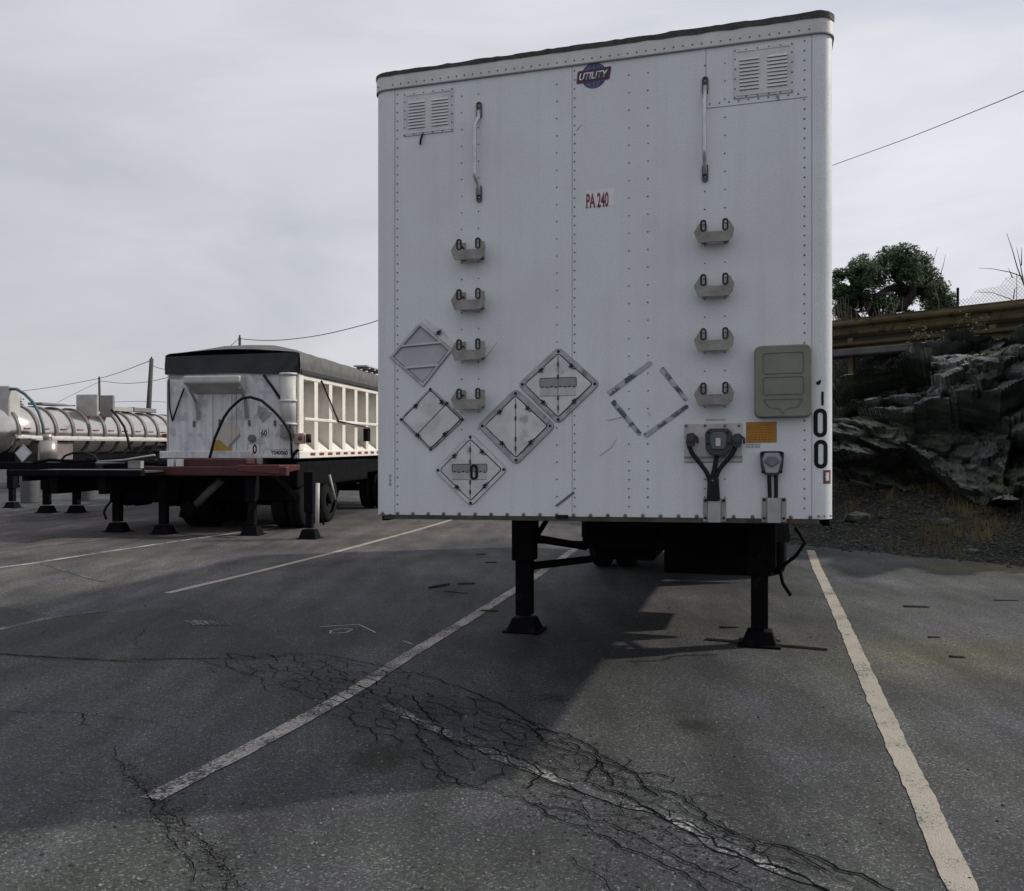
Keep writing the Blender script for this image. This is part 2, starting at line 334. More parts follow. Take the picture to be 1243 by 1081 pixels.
def strip(path, w, z=.004, jag=0, seed=0, sub=.05):
    """flat ribbon on the ground along path"""
    rnd = random.Random(seed); pts = []
    for a, b in zip(path[:-1], path[1:]):
        a = Vector(a[:2]); b = Vector(b[:2]); n = max(1, int((b - a).length / sub))
        for k in range(n): pts.append(a.lerp(b, k / n))
    pts.append(Vector(path[-1][:2])); vs = []; fs = []
    for i, p in enumerate(pts):
        d = (pts[min(i + 1, len(pts) - 1)] - pts[max(i - 1, 0)]).normalized(); nrm = Vector((-d.y, d.x))
        ww = w(i / (len(pts) - 1)) if callable(w) else w
        j0 = noise.noise(Vector((p.x * 9, p.y * 9, seed))) * jag + rnd.uniform(-.4, .4) * jag; j1 = noise.noise(Vector((p.x * 9, p.y * 9, seed + 5))) * jag + rnd.uniform(-.4, .4) * jag
        q0 = p + nrm * (ww / 2 + j0); q1 = p - nrm * (ww / 2 + j1)
        vs += [(q0.x, q0.y, z), (q1.x, q1.y, z)]
    for i in range(len(pts) - 1): fs.append((2 * i, 2 * i + 1, 2 * i + 3, 2 * i + 2))
    return vs, fs

# ------------------------------------------------------------------ ground
st = []
def stain_tone(px, py, rx, ry, f, col=(.35, .35, .37)): p = G(px, py); st.append((p.x, p.y, rx, ry, f, col))
stain_tone(465, 918, .26, .32, 1, (.42, .45, .38)); stain_tone(843, 880, .16, .16, 1, (.4, .4, .36)); stain_tone(672, 847, .15, .15, .9)
stain_tone(1180, 800, 1.5, 1.1, .9, (1.35, 1.25, .92)); stain_tone(1215, 690, 1.4, .8, .9, (1.35, 1.15, .72))
stain_tone(110, 690, 4.2, 2.8, .9, (1.55, 1.36, 1.30)); stain_tone(250, 800, 1.8, .9, .5, (.8, .84, .78)); stain_tone(150, 940, 1.0, .6, .5, (.78, .80, .86)); stain_tone(980, 760, .8, 1.2, .5, (.85, .86, .78)); stain_tone(760, 770, 1.3, 1.2, .5, (.78, .76, .70)); stain_tone(430, 735, 1.3, 1.8, .6, (.72, .72, .76)); stain_tone(60, 640, 12, 6, .95, (1.6, 1.34, 1.28)); stain_tone(440, 660, 2.2, 2.0, .7, (1.35, 1.18, 1.12))  # broad areas, some lighter and browner, some darker than the asphalt
stain_tone(640, 790, .9, 1.3, .55, (.6, .6, .62)); stain_tone(860, 740, 1.6, 1.6, .5, (1.1, 1.02, .92)); stain_tone(560, 640, 2.2, 2.4, .8, (1.35, 1.2, 1.15))
stain_tone(520, 860, .9, .5, .6, (.6, .6, .66)); stain_tone(720, 915, .6, .35, .55, (.62, .62, .64)); stain_tone(300, 735, 1.1, .8, .6, (1.15, 1.0, .95))
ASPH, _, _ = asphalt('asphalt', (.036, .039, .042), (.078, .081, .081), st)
ASPH2, _, _ = asphalt('asphalt_patch', (.031, .036, .033), (.050, .056, .050))
mb = MB(); mb.add([(-600, -60, 0), (600, -60, 0), (600, 1400, 0), (-600, 1400, 0)], [(0, 1, 2, 3)])
tag(mb.build('parking_lot', ASPH), 'worn grey asphalt parking lot with oil stains and cracks', kind='structure')

# older darker patch at the left, cut off by a long crack
pp = [(-120, 700), (-40, 728), (60, 748), (150, 742), (190, 738), (250, 745), (300, 762), (350, 780), (365, 795), (300, 800), (230, 801), (150, 803), (60, 800), (-20, 793), (-120, 795)]
gp = [G(*p) for p in pp]; gp2 = []
for i, p in enumerate(gp):
    q = gp[(i + 1) % len(gp)]
    for k in range(8):
        r_ = p.lerp(q, k / 8); gp2.append((r_.x + noise.noise(r_ * 3) * .05, r_.y + noise.noise(r_ * 3 + Vector((5, 1, 0))) * .08))
mb = MB(); mb.add([(x, y, .002) for x, y in gp2], [tuple(range(len(gp2)))])
tag(mb.build('asphalt_patch', ASPH2), 'smoother dark asphalt patch at the left of the lot', kind='structure')

# painted lines
def paint_mat(name, c, th):
    m, last, b = asphalt(name, (.048, .051, .054), (.076, .079, .080)); t = m.node_tree; n = t.nodes.new; l = t.links.new
    co = n('ShaderNodeTexCoord'); nz = n('ShaderNodeTexNoise'); nz.inputs['Scale'].default_value = 55; nz.inputs['Detail'].default_value = 7; nz.inputs['Roughness'].default_value = .8; l(co.outputs['Object'], nz.inputs['Vector'])
    nb = n('ShaderNodeTexNoise'); nb.inputs['Scale'].default_value = 3; nb.inputs['Detail'].default_value = 4; l(co.outputs['Object'], nb.inputs['Vector'])
    mm = n('ShaderNodeMath'); mm.operation = 'MULTIPLY_ADD'; l(nb.outputs[0], mm.inputs[0]); mm.inputs[1].default_value = .5; l(nz.outputs[0], mm.inputs[2])
    r = n('ShaderNodeValToRGB'); r.color_ramp.elements[0].position = th; r.color_ramp.elements[1].position = th + .1; l(mm.outputs[0], r.inputs[0])
    cv = n('ShaderNodeMix'); cv.data_type = 'RGBA'; l(nb.outputs[0], cv.inputs[0]); cv.inputs[6].default_value = (*[x * .8 for x in c], 1); cv.inputs[7].default_value = (*[x * 1.12 for x in c], 1)
    mx = n('ShaderNodeMix'); mx.data_type = 'RGBA'; l(r.outputs[0], mx.inputs[0]); l(last, mx.inputs[6]); l(cv.outputs[2], mx.inputs[7]); l(mx.outputs[2], b.inputs['Base Color'])
    return m
PAINT = paint_mat('line_paint', (.36, .33, .285), .60); PAINTW = paint_mat('line_paint_worn', (.40, .37, .345), .67); PAINTF = paint_mat('line_paint_faint', (.34, .34, .34), .80)
def pline(pts, w, m, label, seed, jag=.008, z=.0045):
    vs, fs = strip([G(*p) for p in pts], w, z, jag, seed)
    tag(MB().add(vs, fs).build('parking_line', m), label, kind='structure')
pline([(984, 668), (992, 690), (1010, 727), (1033, 778), (1060, 840), (1092, 912), (1118, 965), (1140, 1018), (1172, 1088), (1190, 1130)], .115, PAINT, 'worn cream parking line to the right of the box trailer', 1)
pline([(703, 663), (636, 709), (560, 757), (500, 793), (440, 832), (385, 864), (300, 910), (235, 943), (183, 970)], .115, PAINTW, 'worn cream parking line running under the left landing leg', 2)
pline([(548, 631), (500, 645), (400, 672), (300, 697), (203, 720)], .10, PAINT, 'thin cream parking line in front of the dump trailer', 3)
pline([(356, 637), (300, 645), (215, 657), (120, 671), (38, 684), (-60, 697)], .10, PAINTW, 'long pale parking line under the dump trailer', 4)
pline([(130, 741), (60, 750), (0, 764), (-80, 780)], .10, PAINTF, 'faded line crossing the dark asphalt patch', 5)
pline([(50, 683), (90, 696), (125, 706)], .06, PAINTF, 'short faded paint mark branching from a line', 6, .02)
pline([(240, 643), (60, 662), (-60, 674)], .09, PAINTF, 'thin faded line behind the black trailer frame', 7)
pline([(465, 855), (520, 880), (590, 911), (660, 940), (740, 970), (800, 985), (880, 1030), (960, 1062), (1030, 1085)], .075, paint_mat('line_paint_ghost', (.38, .38, .37), .77), 'almost worn off white line along the cracked band', 8, .03)
pline([(130, 625), (40, 632), (-60, 640)], .1, PAINTF, 'far faded line under the tank trailer', 9)
# chalk scribble
mb = MB()
for sg in ([(388, 761), (435, 758), (456, 768)], [(400, 766), (415, 763), (428, 764), (420, 768), (400, 769), (402, 766)], [(489, 778), (500, 782)]):
    vs, fs = strip([G(*p) for p in sg], .012, .0045, .003, 3); mb.add(vs, fs)
tag(mb.build('chalk_mark', paint_mat('chalk', (.4, .4, .42), .5)), 'white chalk scribble on the asphalt beside the middle line', kind='structure')
mb = MB()
for k in range(16):
    a = 225 + k * 3.2; vs, fs = strip([G(a, 753 + (k % 3)), G(a + 7, 756 + (k % 2) * 3)], .03, .0055 + .0001 * k, .01, k, .02); mb.add(vs, fs)
tag(mb.build('paint_blotch', PAINTF), 'small yellowish worn paint blotch on the dark patch', kind='structure')

# cracks
crk = MB()
def crack(pts, w0, w1=None, seed=0, wob=.02, z=.0065, closed=False):
    w1 = w0 if w1 is None else w1; P = [Vector(p[:2]) for p in pts]; path = []
    for a, b in zip(P[:-1], P[1:]):
        n = max(2, int((b - a).length / .025)); d = b - a; nr = Vector((-d.y, d.x)).normalized()
        for k in range(n):
            t = k / n; q = a.lerp(b, t); e_ = math.sin(t * PI)
            off = (noise.noise(Vector((q.x * 11, q.y * 11, seed))) * wob * 1.4 + noise.noise(Vector((q.x * 30, q.y * 30, seed + 3))) * wob * .7) * e_
            path.append(q + nr * off)
    path.append(P[-1])
    vs, fs = strip([(p.x, p.y) for p in path], lambda t: (w0 + (w1 - w0) * t) * (1 + .7 * noise.noise(Vector((t * 17, seed, 1)))), z, .0012, seed, .03)
    crk.add(vs, fs)
def cpx(pts, w0, w1=None, seed=0, wob=.02): crack([G(*p) for p in pts], w0, w1, seed, wob)
main = [
 ([(-60, 790), (0, 794), (60, 798), (110, 801), (145, 803), (200, 800), (270, 800), (330, 797), (366, 793)], .018, .010),
 ([(0, 796), (80, 799), (140, 801), (190, 798)], .008, .006),
 ([(178, 763), (165, 775), (166, 785)], .008, .004),
 ([(0, 865), (60, 864), (100, 867), (140, 872), (180, 876), (215, 885)], .008, .004), ([(100, 867), (108, 882)], .012, .006),
 ([(140, 905), (150, 930), (165, 950), (183, 970), (200, 985), (225, 1004)], .004, .010),
 ([(183, 970), (195, 998), (215, 1010), (245, 1020), (262, 1045), (275, 1081)], .007, .006), ([(200, 1000), (215, 1030), (235, 1055), (250, 1081)], .006, .006),
 ([(245, 1020), (280, 1060), (300, 1081)], .008, .006), ([(90, 974), (120, 972), (136, 973)], .012, .004),
 ([(366, 793), (400, 796), (450, 806), (520, 822), (560, 835), (612, 858), (655, 885), (690, 892), (725, 912), (737, 922), (772, 940), (780, 955), (798, 968)], .010, .016),
 ([(655, 885), (652, 895), (665, 905), (700, 915), (725, 925), (768, 935)], .016, .010), ([(725, 925), (715, 940), (710, 950)], .012, .01),
 ([(780, 955), (830, 968), (850, 985), (858, 997), (890, 1012), (960, 1030), (1000, 1045), (1060, 1070), (1100, 1090)], .012, .016),
 ([(858, 997), (870, 1010), (910, 1020), (915, 1035)], .010, .008), ([(710, 950), (760, 965), (800, 990), (850, 1012), (900, 1040), (960, 1060), (1010, 1085)], .014, .016),
 ([(640, 975), (690, 1000), (740, 1018), (770, 1035), (830, 1060), (860, 1085)], .012, .012), ([(560, 955), (600, 958), (640, 975), (700, 985), (760, 1010), (820, 1040), (880, 1068), (920, 1090)], .010, .012),
 ([(500, 845), (520, 870), (540, 895), (560, 905), (600, 910), (640, 925), (660, 940), (640, 958)], .010, .012), ([(240, 800), (300, 820), (345, 830), (390, 850)], .006, .005),
 ([(385, 800), (430, 830), (470, 850), (505, 880), (530, 930), (560, 955)], .007, .009), ([(510, 925), (540, 950), (580, 955), (610, 940)], .008, .007),
 ([(590, 868), (640, 880), (660, 898), (700, 905), (720, 918), (738, 940), (745, 955)], .013, .012), ([(690, 1040), (720, 1060), (745, 1085)], .007, .007),
]
for i, (p, a, b) in enumerate(main): cpx(p, a * .66, b * .66, i * 3.1, .03)
# alligator network along the band
spine = [G(*p) for p in ((270, 800), (345, 812), (430, 835), (520, 868), (620, 905), (720, 945), (830, 1000), (960, 1070))]
half = [.28, .40, .50, .50, .42, .36, .30, .2]
rnd = random.Random(11); pts2 = []
def seg_at(t):
    i = min(int(t), len(spine) - 2); q = spine[i].lerp(spine[i + 1], t - i); d = (spine[i + 1] - spine[i]).normalized()
    return Vector((q.x, q.y)), Vector((-d.y, d.x)), half[i] + (half[i + 1] - half[i]) * (t - i)
tries = 0
dirv = Vector((spine[-1] - spine[0]).xy).normalized(); dn = Vector((-dirv.y, dirv.x)); KS = .55
def sq(p): return Vector((p.dot(dirv) * KS, p.dot(dn)))
def usq(p): return dirv * (p.x / KS) + dn * p.y
qs = []; fr = []
while len(pts2) < 420 and tries < 40000:
    tries += 1; t = rnd.uniform(0, len(spine) - 1.001); q, nr, h = seg_at(t); u = rnd.uniform(-1.15, 1.15)
    p = q + nr * h * u; k_ = sq(p); md = .050 + .030 * abs(u) + .03 * (noise.noise(Vector((p.x * 2, p.y * 2, 3))) + .5)
    if all(((k_ - o).length > md) for o in qs): pts2.append(p); qs.append(k_); fr.append(abs(u))
res = delaunay_2d_cdt(qs, [], [], 0, 1e-5); vv, ff = res[0], res[2]
def circ(a, b, c):
    d = 2 * (a.x * (b.y - c.y) + b.x * (c.y - a.y) + c.x * (a.y - b.y))
    if abs(d) < 1e-9: return None
    ux = ((a.x ** 2 + a.y ** 2) * (b.y - c.y) + (b.x ** 2 + b.y ** 2) * (c.y - a.y) + (c.x ** 2 + c.y ** 2) * (a.y - b.y)) / d
    uy = ((a.x ** 2 + a.y ** 2) * (c.x - b.x) + (b.x ** 2 + b.y ** 2) * (a.x - c.x) + (c.x ** 2 + c.y ** 2) * (b.x - a.x)) / d
    return Vector((ux, uy))
emap = {}
for f in ff:
    c = circ(*[vv[i] for i in f])
    for i in range(3): emap.setdefault(tuple(sorted((f[i], f[(i + 1) % 3]))), []).append(c)
def jit(p, k): return p + Vector((noise.noise(Vector((p.x * 9, p.y * 9, 1))), noise.noise(Vector((p.x * 9, p.y * 9, 8))))) * .03
for k, cs in emap.items():
    if len(cs) != 2 or not cs[0] or not cs[1] or (cs[0] - cs[1]).length < .004 or (cs[0] - cs[1]).length > .16: continue
    edge_ = max(fr[i] for i in k if i < len(fr)) if all(i < len(fr) for i in k) else 1
    a, b = jit(usq(cs[0]), 0), jit(usq(cs[1]), 0)
    if edge_ > .95 and rnd.random() < .6: continue
    if rnd.random() < .12: continue
    along = abs((b - a).normalized().dot(dirv)); w_ = rnd.uniform(.0028, .0050) + (.0035 * along ** 3 if rnd.random() < .5 else 0)
    crack([a, b], w_, w_ * rnd.uniform(.7, 1.2), rnd.random() * 50, .014)
tag(crk.build('asphalt_cracks', CRACKM), 'dark branching cracks across the asphalt', kind='structure')

cb = MB(); rnd = random.Random(31)
for (ax, ay), (bx, by), n_, w_ in (((150, 930), (225, 1004), 260, .035), ((190, 985), (262, 1045), 200, .05), ((262, 1045), (280, 1085), 80, .03), ((560, 840), (800, 968), 260, .12), ((640, 960), (900, 1060), 300, .14), ((340, 800), (520, 870), 160, .16)):
    for k in range(n_):
        t = rnd.random(); p = G(ax + (bx - ax) * t, ay + (by - ay) * t); r = rnd.uniform(.003, .008)
        cb.dome((p.x + rnd.gauss(0, w_), p.y + rnd.gauss(0, w_), .004), r, r * .7, (rnd.uniform(-.4, .4), rnd.uniform(-.4, .4), 1), 5)
tag(cb.build('crumbled_asphalt', mat('crumb_mix', (.10, .10, .10), .95, 0, .4, 60, c2=(.02, .02, .02), spec=.1)), 'crumbled asphalt bits along the cracks', kind='stuff')
# small debris on the lot
def stick(name, px, py, ln, ang, r, label, cat, m=WOOD, grp=None):
    ln *= .85; r *= .8
    p = G(px, py); mb = MB(); n = 5
    path = [(-ln / 2 + ln * k / n, noise.noise(Vector((px, k, 1))) * r * 1.6, r * .8 + abs(noise.noise(Vector((px, k, 7)))) * r * .5) for k in range(n + 1)]
    mb.tube(path, [r * .7, r, r * .85, r, r * .9, r * .5], 6)
    o = mb.build(name, m); o.location = p; o.rotation_euler = (0, 0, ang)
    tag(o, label, cat, grp)
for a in [
 ('wood_splinter', 533, 712, .42, .9, .022, 'long grey wood splinter lying left of the landing leg'),
 ('wood_splinter', 566, 709, .24, .1, .018, 'short dark wood splinter right of the longer one'),
 ('wood_splinter', 553, 719, .36, -.5, .012, 'thin curved twig nearest the camera among the splinters'),
 ('wood_splinter', 594, 742, .20, .0, .014, 'little dark stick just left of the leg foot'),
 ('wood_splinter', 1113, 737, .30, -.1, .016, 'dark crooked stick on asphalt right of the right line'),
 ('wood_splinter', 1134, 774, .13, .05, .012, 'small greenish twig between two dark sticks at right'),
 ('wood_splinter', 1162, 798, .14, -.2, .013, 'short black stick at the right edge of the lot'),
 ('wood_splinter', 1222, 729, .30, -.1, .010, 'thin dark twig at the far right on dirt'),
 ('wood_splinter', 1029, 771, .06, .1, .006, 'tiny dark chip lying on the right painted line'),
 ('wood_splinter', 886, 762, .22, .1, .016, 'dark stick lying left of the right leg foot'),
 ]: stick(*a, 'stick')
stick('wood_splinter', 584, 673, .2, .4, .012, 'pale wood chip on the asphalt far behind the splinters', 'stick')
stick('wood_splinter', 596, 683, .2, .1, .014, 'dark chip just in front of the pale chip', 'stick')
# scattered grit
g_ = MB(); rnd = random.Random(5)
for k in range(900):
    Z = 3 + 13 * rnd.random() ** 1.5; X = rnd.uniform(-.6, .62) * Z; r = rnd.uniform(.003, .009)
    g_.dome((X, Z, 0), r, r * .8, (rnd.uniform(-.3, .3), rnd.uniform(-.3, .3), 1), 5)
tag(g_.build('grit', mat('grit', (.22, .21, .20), .9, 0, .3, 40)), 'loose pale grit scattered on the asphalt', kind='stuff')
g_ = MB()
for k in range(420):
    Z = 3 + 11 * rnd.random() ** 1.4; X = rnd.uniform(-.6, .62) * Z; r = rnd.uniform(.004, .012)
    g_.dome((X, Z, 0), r, r * .6, (rnd.uniform(-.3, .3), rnd.uniform(-.3, .3), 1), 5)
tag(g_.build('dark_crumbs', mat('crumbs', (.025, .024, .022), .9)), 'dark crumbs and leaf bits scattered on the asphalt', kind='stuff')

# ------------------------------------------------------------------ shared pieces
def wheel(parent, x, y, r=.5, w=.26, side=1):
    """tyre with rim and hub, axle along local x"""
    t = MB(); prof = [(-w / 2, r * .62), (-w / 2 - .01, r * .8), (-w / 2 + .02, r * .96), (-w * .3, r), (-w * .05, r), (-w * .05, r - .012), (w * .05, r - .012), (w * .05, r), (w * .3, r), (w / 2 - .02, r * .96), (w / 2 + .01, r * .8), (w / 2, r * .62)]
    n = 36; vs = []; fs = []
    for k in range(n):
        a = 2 * PI * k / n
        for (px_, pr) in prof: vs.append((x + px_, y + pr * math.cos(a), r + pr * math.sin(a)))
    m_ = len(prof)
    for k in range(n):
        for j in range(m_ - 1): fs.append((k * m_ + j, k * m_ + j + 1, ((k + 1) % n) * m_ + j + 1, ((k + 1) % n) * m_ + j))
    t.add(vs, fs, True); wh = t.build('wheel', TYREM, parent)
    h = MB(); h.tube([(x - w * .42, y, r), (x + w * .3, y, r)], r * .63, 24, True); h.tube([(x + side * w * .3, y, r), (x + side * (w * .3 + .1), y, r)], [r * .24, r * .2], 12)
    h.build('rim', mat('rim_paint', (.014, .014, .015), .8, spec=.15), wh)
    return wh
def landing_leg(parent, x, y, z_top, foot_w=.2, up_w=.14, m=BLKST, z_mid=.62, label=None, foot_h=.1):
    l = MB(); l.box(x - up_w / 2, x + up_w / 2, y - up_w / 2, y + up_w / 2, z_mid, z_top)
    leg = l.build('landing_leg', m, parent, .006, label)
    i = MB(); w = up_w * .72; i.box(x - w / 2, x + w / 2, y - w / 2, y + w / 2, foot_h + .02, z_mid + .02); i.build('inner_leg', m, leg, .005)
    f = MB(); fw = foot_w / 2
    f.add([(x - fw * 1.05, y - fw, .0), (x + fw * 1.05, y - fw, 0), (x + fw * 1.05, y + fw, 0), (x - fw * 1.05, y + fw, 0), (x - fw * .72, y - fw * .6, foot_h), (x + fw * .72, y - fw * .6, foot_h), (x + fw * .72, y + fw * .6, foot_h), (x - fw * .72, y + fw * .6, foot_h)],
          [(3, 2, 1, 0), (4, 5, 6, 7), (0, 1, 5, 4), (1, 2, 6, 5), (2, 3, 7, 6), (3, 0, 4, 7)])
    f.box(x - fw * 1.25, x + fw * 1.25, y - fw * 1.15, y + fw * 1.15, 0.003, .018)
    f.build('foot', m, leg, .004)
    return leg

# ================================================================== BOX TRAILER
TH = math.radians(15.9); RACK = .0119          # the old body sits slightly racked: its right side is a little higher
B = Frame(.442, 4.995, TH, RACK); f = B.f
T = empty('box_trailer', 'large white box trailer seen from the front, covered in rivets and placard holders', 'trailer', B.M)
xl, xr = f(460.5, 400, .085)[0], f(1011.5, 400)[0]
zb = (f(560, 628)[1] + f(900, 632)[1]) / 2; zt = (f(500, 84)[1] + f(980, 22)[1]) / 2
hw = (xr - xl) / 2; xc = (xr + xl) / 2; LEN = 9.4; RC = .085
def plan(gr=0, rc=RC, n=7):
    o = []
    for k in range(n + 1):
        a = PI + PI / 2 * k / n; o.append((xl - gr + rc + rc * math.cos(a), rc - gr + rc * math.sin(a)))
    for k in range(n + 1):
        a = 1.5 * PI + PI / 2 * k / n; o.append((xr + gr - rc + rc * math.cos(a), rc - gr + rc * math.sin(a)))
    return o + [(xr + gr, LEN), (xl - gr, LEN)]
def skin(pl, z0, z1, name, m, par, bev=0, nz=1):
    mb = MB(); n = len(pl); vs = []
    for j in range(nz + 1):
        z = z0 + (z1 - z0) * j / nz; vs += [(x, y, z) for x, y in pl]
    fs = [(j * n + i, j * n + (i + 1) % n, (j + 1) * n + (i + 1) % n, (j + 1) * n + i) for j in range(nz) for i in range(n)]
    mb.add(vs, fs, False); mb.add([(x, y, z1) for x, y in pl], [tuple(range(n))]); mb.add([(x, y, z0) for x, y in pl], [tuple(range(n - 1, -1, -1))])
    o = mb.build(name, m, par, bev)
    for p in o.data.polygons:
        if abs(p.normal.z) < .5 and p.area < .15 * (z1 - z0): p.use_smooth = True
    return o
body = skin(plan(), zb + .012, zt - .02, 'body', SKIN, T)
# top rail, wraps round the corners
rl = [f(470, 107), f(690, 79.5), f(990, 42)]; zr = sum(p[1] for p in rl) / 3
rail = skin(plan(.009, RC + .009), zr, zt - .005, 'top_rail', RAILM, T)
lip = skin(plan(.0105, RC + .0105), zr - .006, zr + .001, 'lip', SEAM, rail)
# roof edge: dark tarred strip with ragged top
mb = MB(); pl = plan(.013, RC + .013, 7)[:-2]; path = []
for a, b in zip(pl[:-1], pl[1:]):
    n = max(1, int((Vector(b) - Vector(a)).length / .03))
    for k in range(n): path.append(Vector(a).lerp(Vector(b), k / n))
path.append(Vector(pl[-1])); vs = []
for i, p in enumerate(path):
    u = (p.x - xl) / (xr - xl); h = .010 + .014 * u + .010 * noise.noise(Vector((p.x * 7, 0, 2))) + .006 * noise.noise(Vector((p.x * 30, 0, 5)))
    lo = -.014 - .004 * u + .006 * noise.noise(Vector((p.x * 11, 3, 2))); q = p + Vector((0, .07))
    vs += [(p.x, p.y, zt + lo), (p.x, p.y, zt + h * .75), (p.x, p.y + .02, zt + h), (q.x, q.y + .3, zt + h - .01)]
fs = [(4 * i + j, 4 * i + 4 + j, 4 * i + 5 + j, 4 * i + 1 + j) for i in range(len(path) - 1) for j in range(3)]
mb.add(vs, fs); mb.build('roof_edge', ROOFT, T)
mb = MB(); mb.box(xl + .02, xr - .02, .1, LEN, zt - .018, zt + .002); mb.build('roof', RAILM, T)
# seams
mb = MB()
for px in (479.5, 694.5, 985.5):
    x = f(px, 380)[0]; mb.box(x - .0012, x + .0012, -.0012, .001, zb + .02, zr)
p0, p1 = f(857, 131), f(980, 118); mb.box(p0[0], p1[0], -.0012, .001, (p0[1] + p1[1]) / 2 - .002, (p0[1] + p1[1]) / 2 + .002)
x = f(857, 110)[0]; mb.box(x - .0015, x + .0015, -.0012, .001, (p0[1] + p1[1]) / 2, zr)
mb.build('seam', SEAM, body)
# rivets
rv = MB(); CLEAR = []
def rivcol(px, step, z0, z1, r=.0048, dx=0):
    x = f(px, 380)[0] + dx; z = z1
    while z > z0:
        rv.dome((x + random.uniform(-.001, .001), -.0005, z), r * random.uniform(.9, 1.1), .0035); z -= step
pxm = (f(700, 300)[0] - f(690, 300)[0]) / 10    # metres per photo pixel at the middle
for px, st_ in ((482.5, .0535), (697.5, .0515), (976.5, .0515)): rivcol(px, st_, zb + .03, zr + .07, .0052)
for px in (560.5, 581, 676, 763.5, 786.5, 855.5, 880): rivcol(px, .098, zb + .03, zr + .1, .0048)
zz = f(857, 560)[1]
for px in (763.5, 786.5, 855.5): rivcol(px, .05, zb + .05, f(780, 560)[1], .005)
x = xl + .03
while x < xr - .02:
    rv.dome((x, -.0095 if xl + RC < x < xr - RC else .0, zr + .022), .0052, .004); x += .0505
x = p0[0] + .02
while x < p1[0]: rv.dome((x, -.001, p0[1] + .02), .005, .0035); x += .051
rv.build('rivet', RIVET, body, kind='stuff')
# bottom rail, with bolts
mb = MB(); mb.box(xl + .07, xr - .07, -.004, .08, zb - .012, zb + .014); mb.build('bottom_rail', mat('bottom_rail_dirt', (.07, .065, .055), .8, 0, .3, 6, c3=(.16, .09, .03), c3scale=5, c3th=.6), T)
mb = MB(); x = xl + .06
while x < xr - .03: mb.dome((x, -.002, zb + .022), .011, .009, seg=8); x += .098
mb.build('bolt', RIVET, T, kind='stuff')
mb = MB()
for px, py in ((994, 626), (1001, 626), (1008.5, 626), (463.5, 624), (474, 624)): q = f(px, py); mb.dome((q[0], -.001 if px < 990 and px > 480 else .0, q[1]), .006, .03)
mb.build('corner_bolt', RIVET, T, kind='stuff')

# louvred vents
def vent(TL, BR, label, slat=9):
    (x0, z1), (x1, z0) = f(*TL), f(*BR)
    v = MB(); v.prism(rrect(x0, x1, z0, z1, .006, 2), -.006, 0); vt = v.build('vent', PLAC, T, .002, label)
    fr = MB(); g = .012
    fr.ring(rrect(x0 + g, x1 - g, z0 + g, z1 - g, .01, 2), rrect(x0 + g + .006, x1 - g - .006, z0 + g + .006, z1 - g - .006, .006, 2), -.009, -.006); fr.build('rim', PLAC, vt)
    H = (z1 - z0 - .09) / slat; wd = (x1 - x0)
    for c0, c1 in ((x0 + wd * .10, x0 + wd * .43), (x0 + wd * .57, x1 - wd * .10)):
        me = None
        for k in range(slat):
            z = z0 + .04 + (k + .15) * H
            if me is None:
                b = MB(); hh = H * .72; m_ = MB()
                b.add([(c0, -.006, hh), (c1, -.006, hh), (c1, -.012, hh * .05), (c0, -.012, hh * .05), (c0, -.006, 0), (c1, -.006, 0)], [(0, 3, 2, 1), (3, 4, 5, 2), (0, 4, 3), (1, 2, 5)])
                o = b.build('louver', mat('louver_paint', (.66, .67, .68), .5), vt); me = o.data; o.location = (0, 0, z)
                sh = MB(); sh.box(c0, c1, -.0070, -.005, -.0032, .0); so_ = sh.build('slot', mat('slot_grey', (.16, .16, .17), .8), vt); mes = so_.data; so_.location = (0, 0, z)
            else:
                o = link('louver', me, vt); o.location = (0, 0, z); o = link('slot', mes, vt); o.location = (0, 0, z)
    s_ = MB(); n = 6
    for k in range(n):
        t = k / (n - 1); s_.dome((x0 + .007 + t * (wd - .014), -.006, z1 - .008), .005, .004); s_.dome((x0 + .007 + t * (wd - .014), -.006, z0 + .008), .005, .004)
    for k in range(1, n - 1):
        t = k / (n - 1); s_.dome((x0 + .007, -.006, z0 + t * (z1 - z0)), .005, .004); s_.dome((x1 - .007, -.006, z0 + t * (z1 - z0)), .005, .004)
    s_.build('screw', RIVET, vt, kind='stuff')
    return vt
v1 = vent((490.5, 114), (550.5, 159), 'left louvred vent with a dark strap hanging below')
v2 = vent((890.5, 60.5), (963, 112), 'right louvred vent, larger and brighter')
(x0, z0), (x1, z1) = f(514, 163), f(511, 176)
mb = MB(); mb.tube([(x0, -.012, z0), (x1 + .004, -.014, (z0 + z1) / 2), (x1, -.013, z1)], .006, 6); mb.build('strap', BLACKV, v1)
q0, q1 = f(489, 163), f(549, 158); mb = MB(); mb.box(q0[0], q1[0], -.0025, .0, (q0[1] + q1[1]) / 2 - .008, (q0[1] + q1[1]) / 2 + .004); mb.build('sill', RAILM, v1)
q0, q1 = f(893, 118), f(963, 111); mb = MB(); mb.box(q0[0], q1[0], -.003, .0, (q0[1] + q1[1]) / 2 - .008, (q0[1] + q1[1]) / 2 + .004); mb.build('sill', RAILM, v2)
q0, q1 = f(940, 113), f(946, 122); mb = MB(); mb.tube([(q0[0], -.012, q0[1]), (q1[0], -.010, q1[1])], .003, 5); mb.build('loose_strip', GALV, v2)

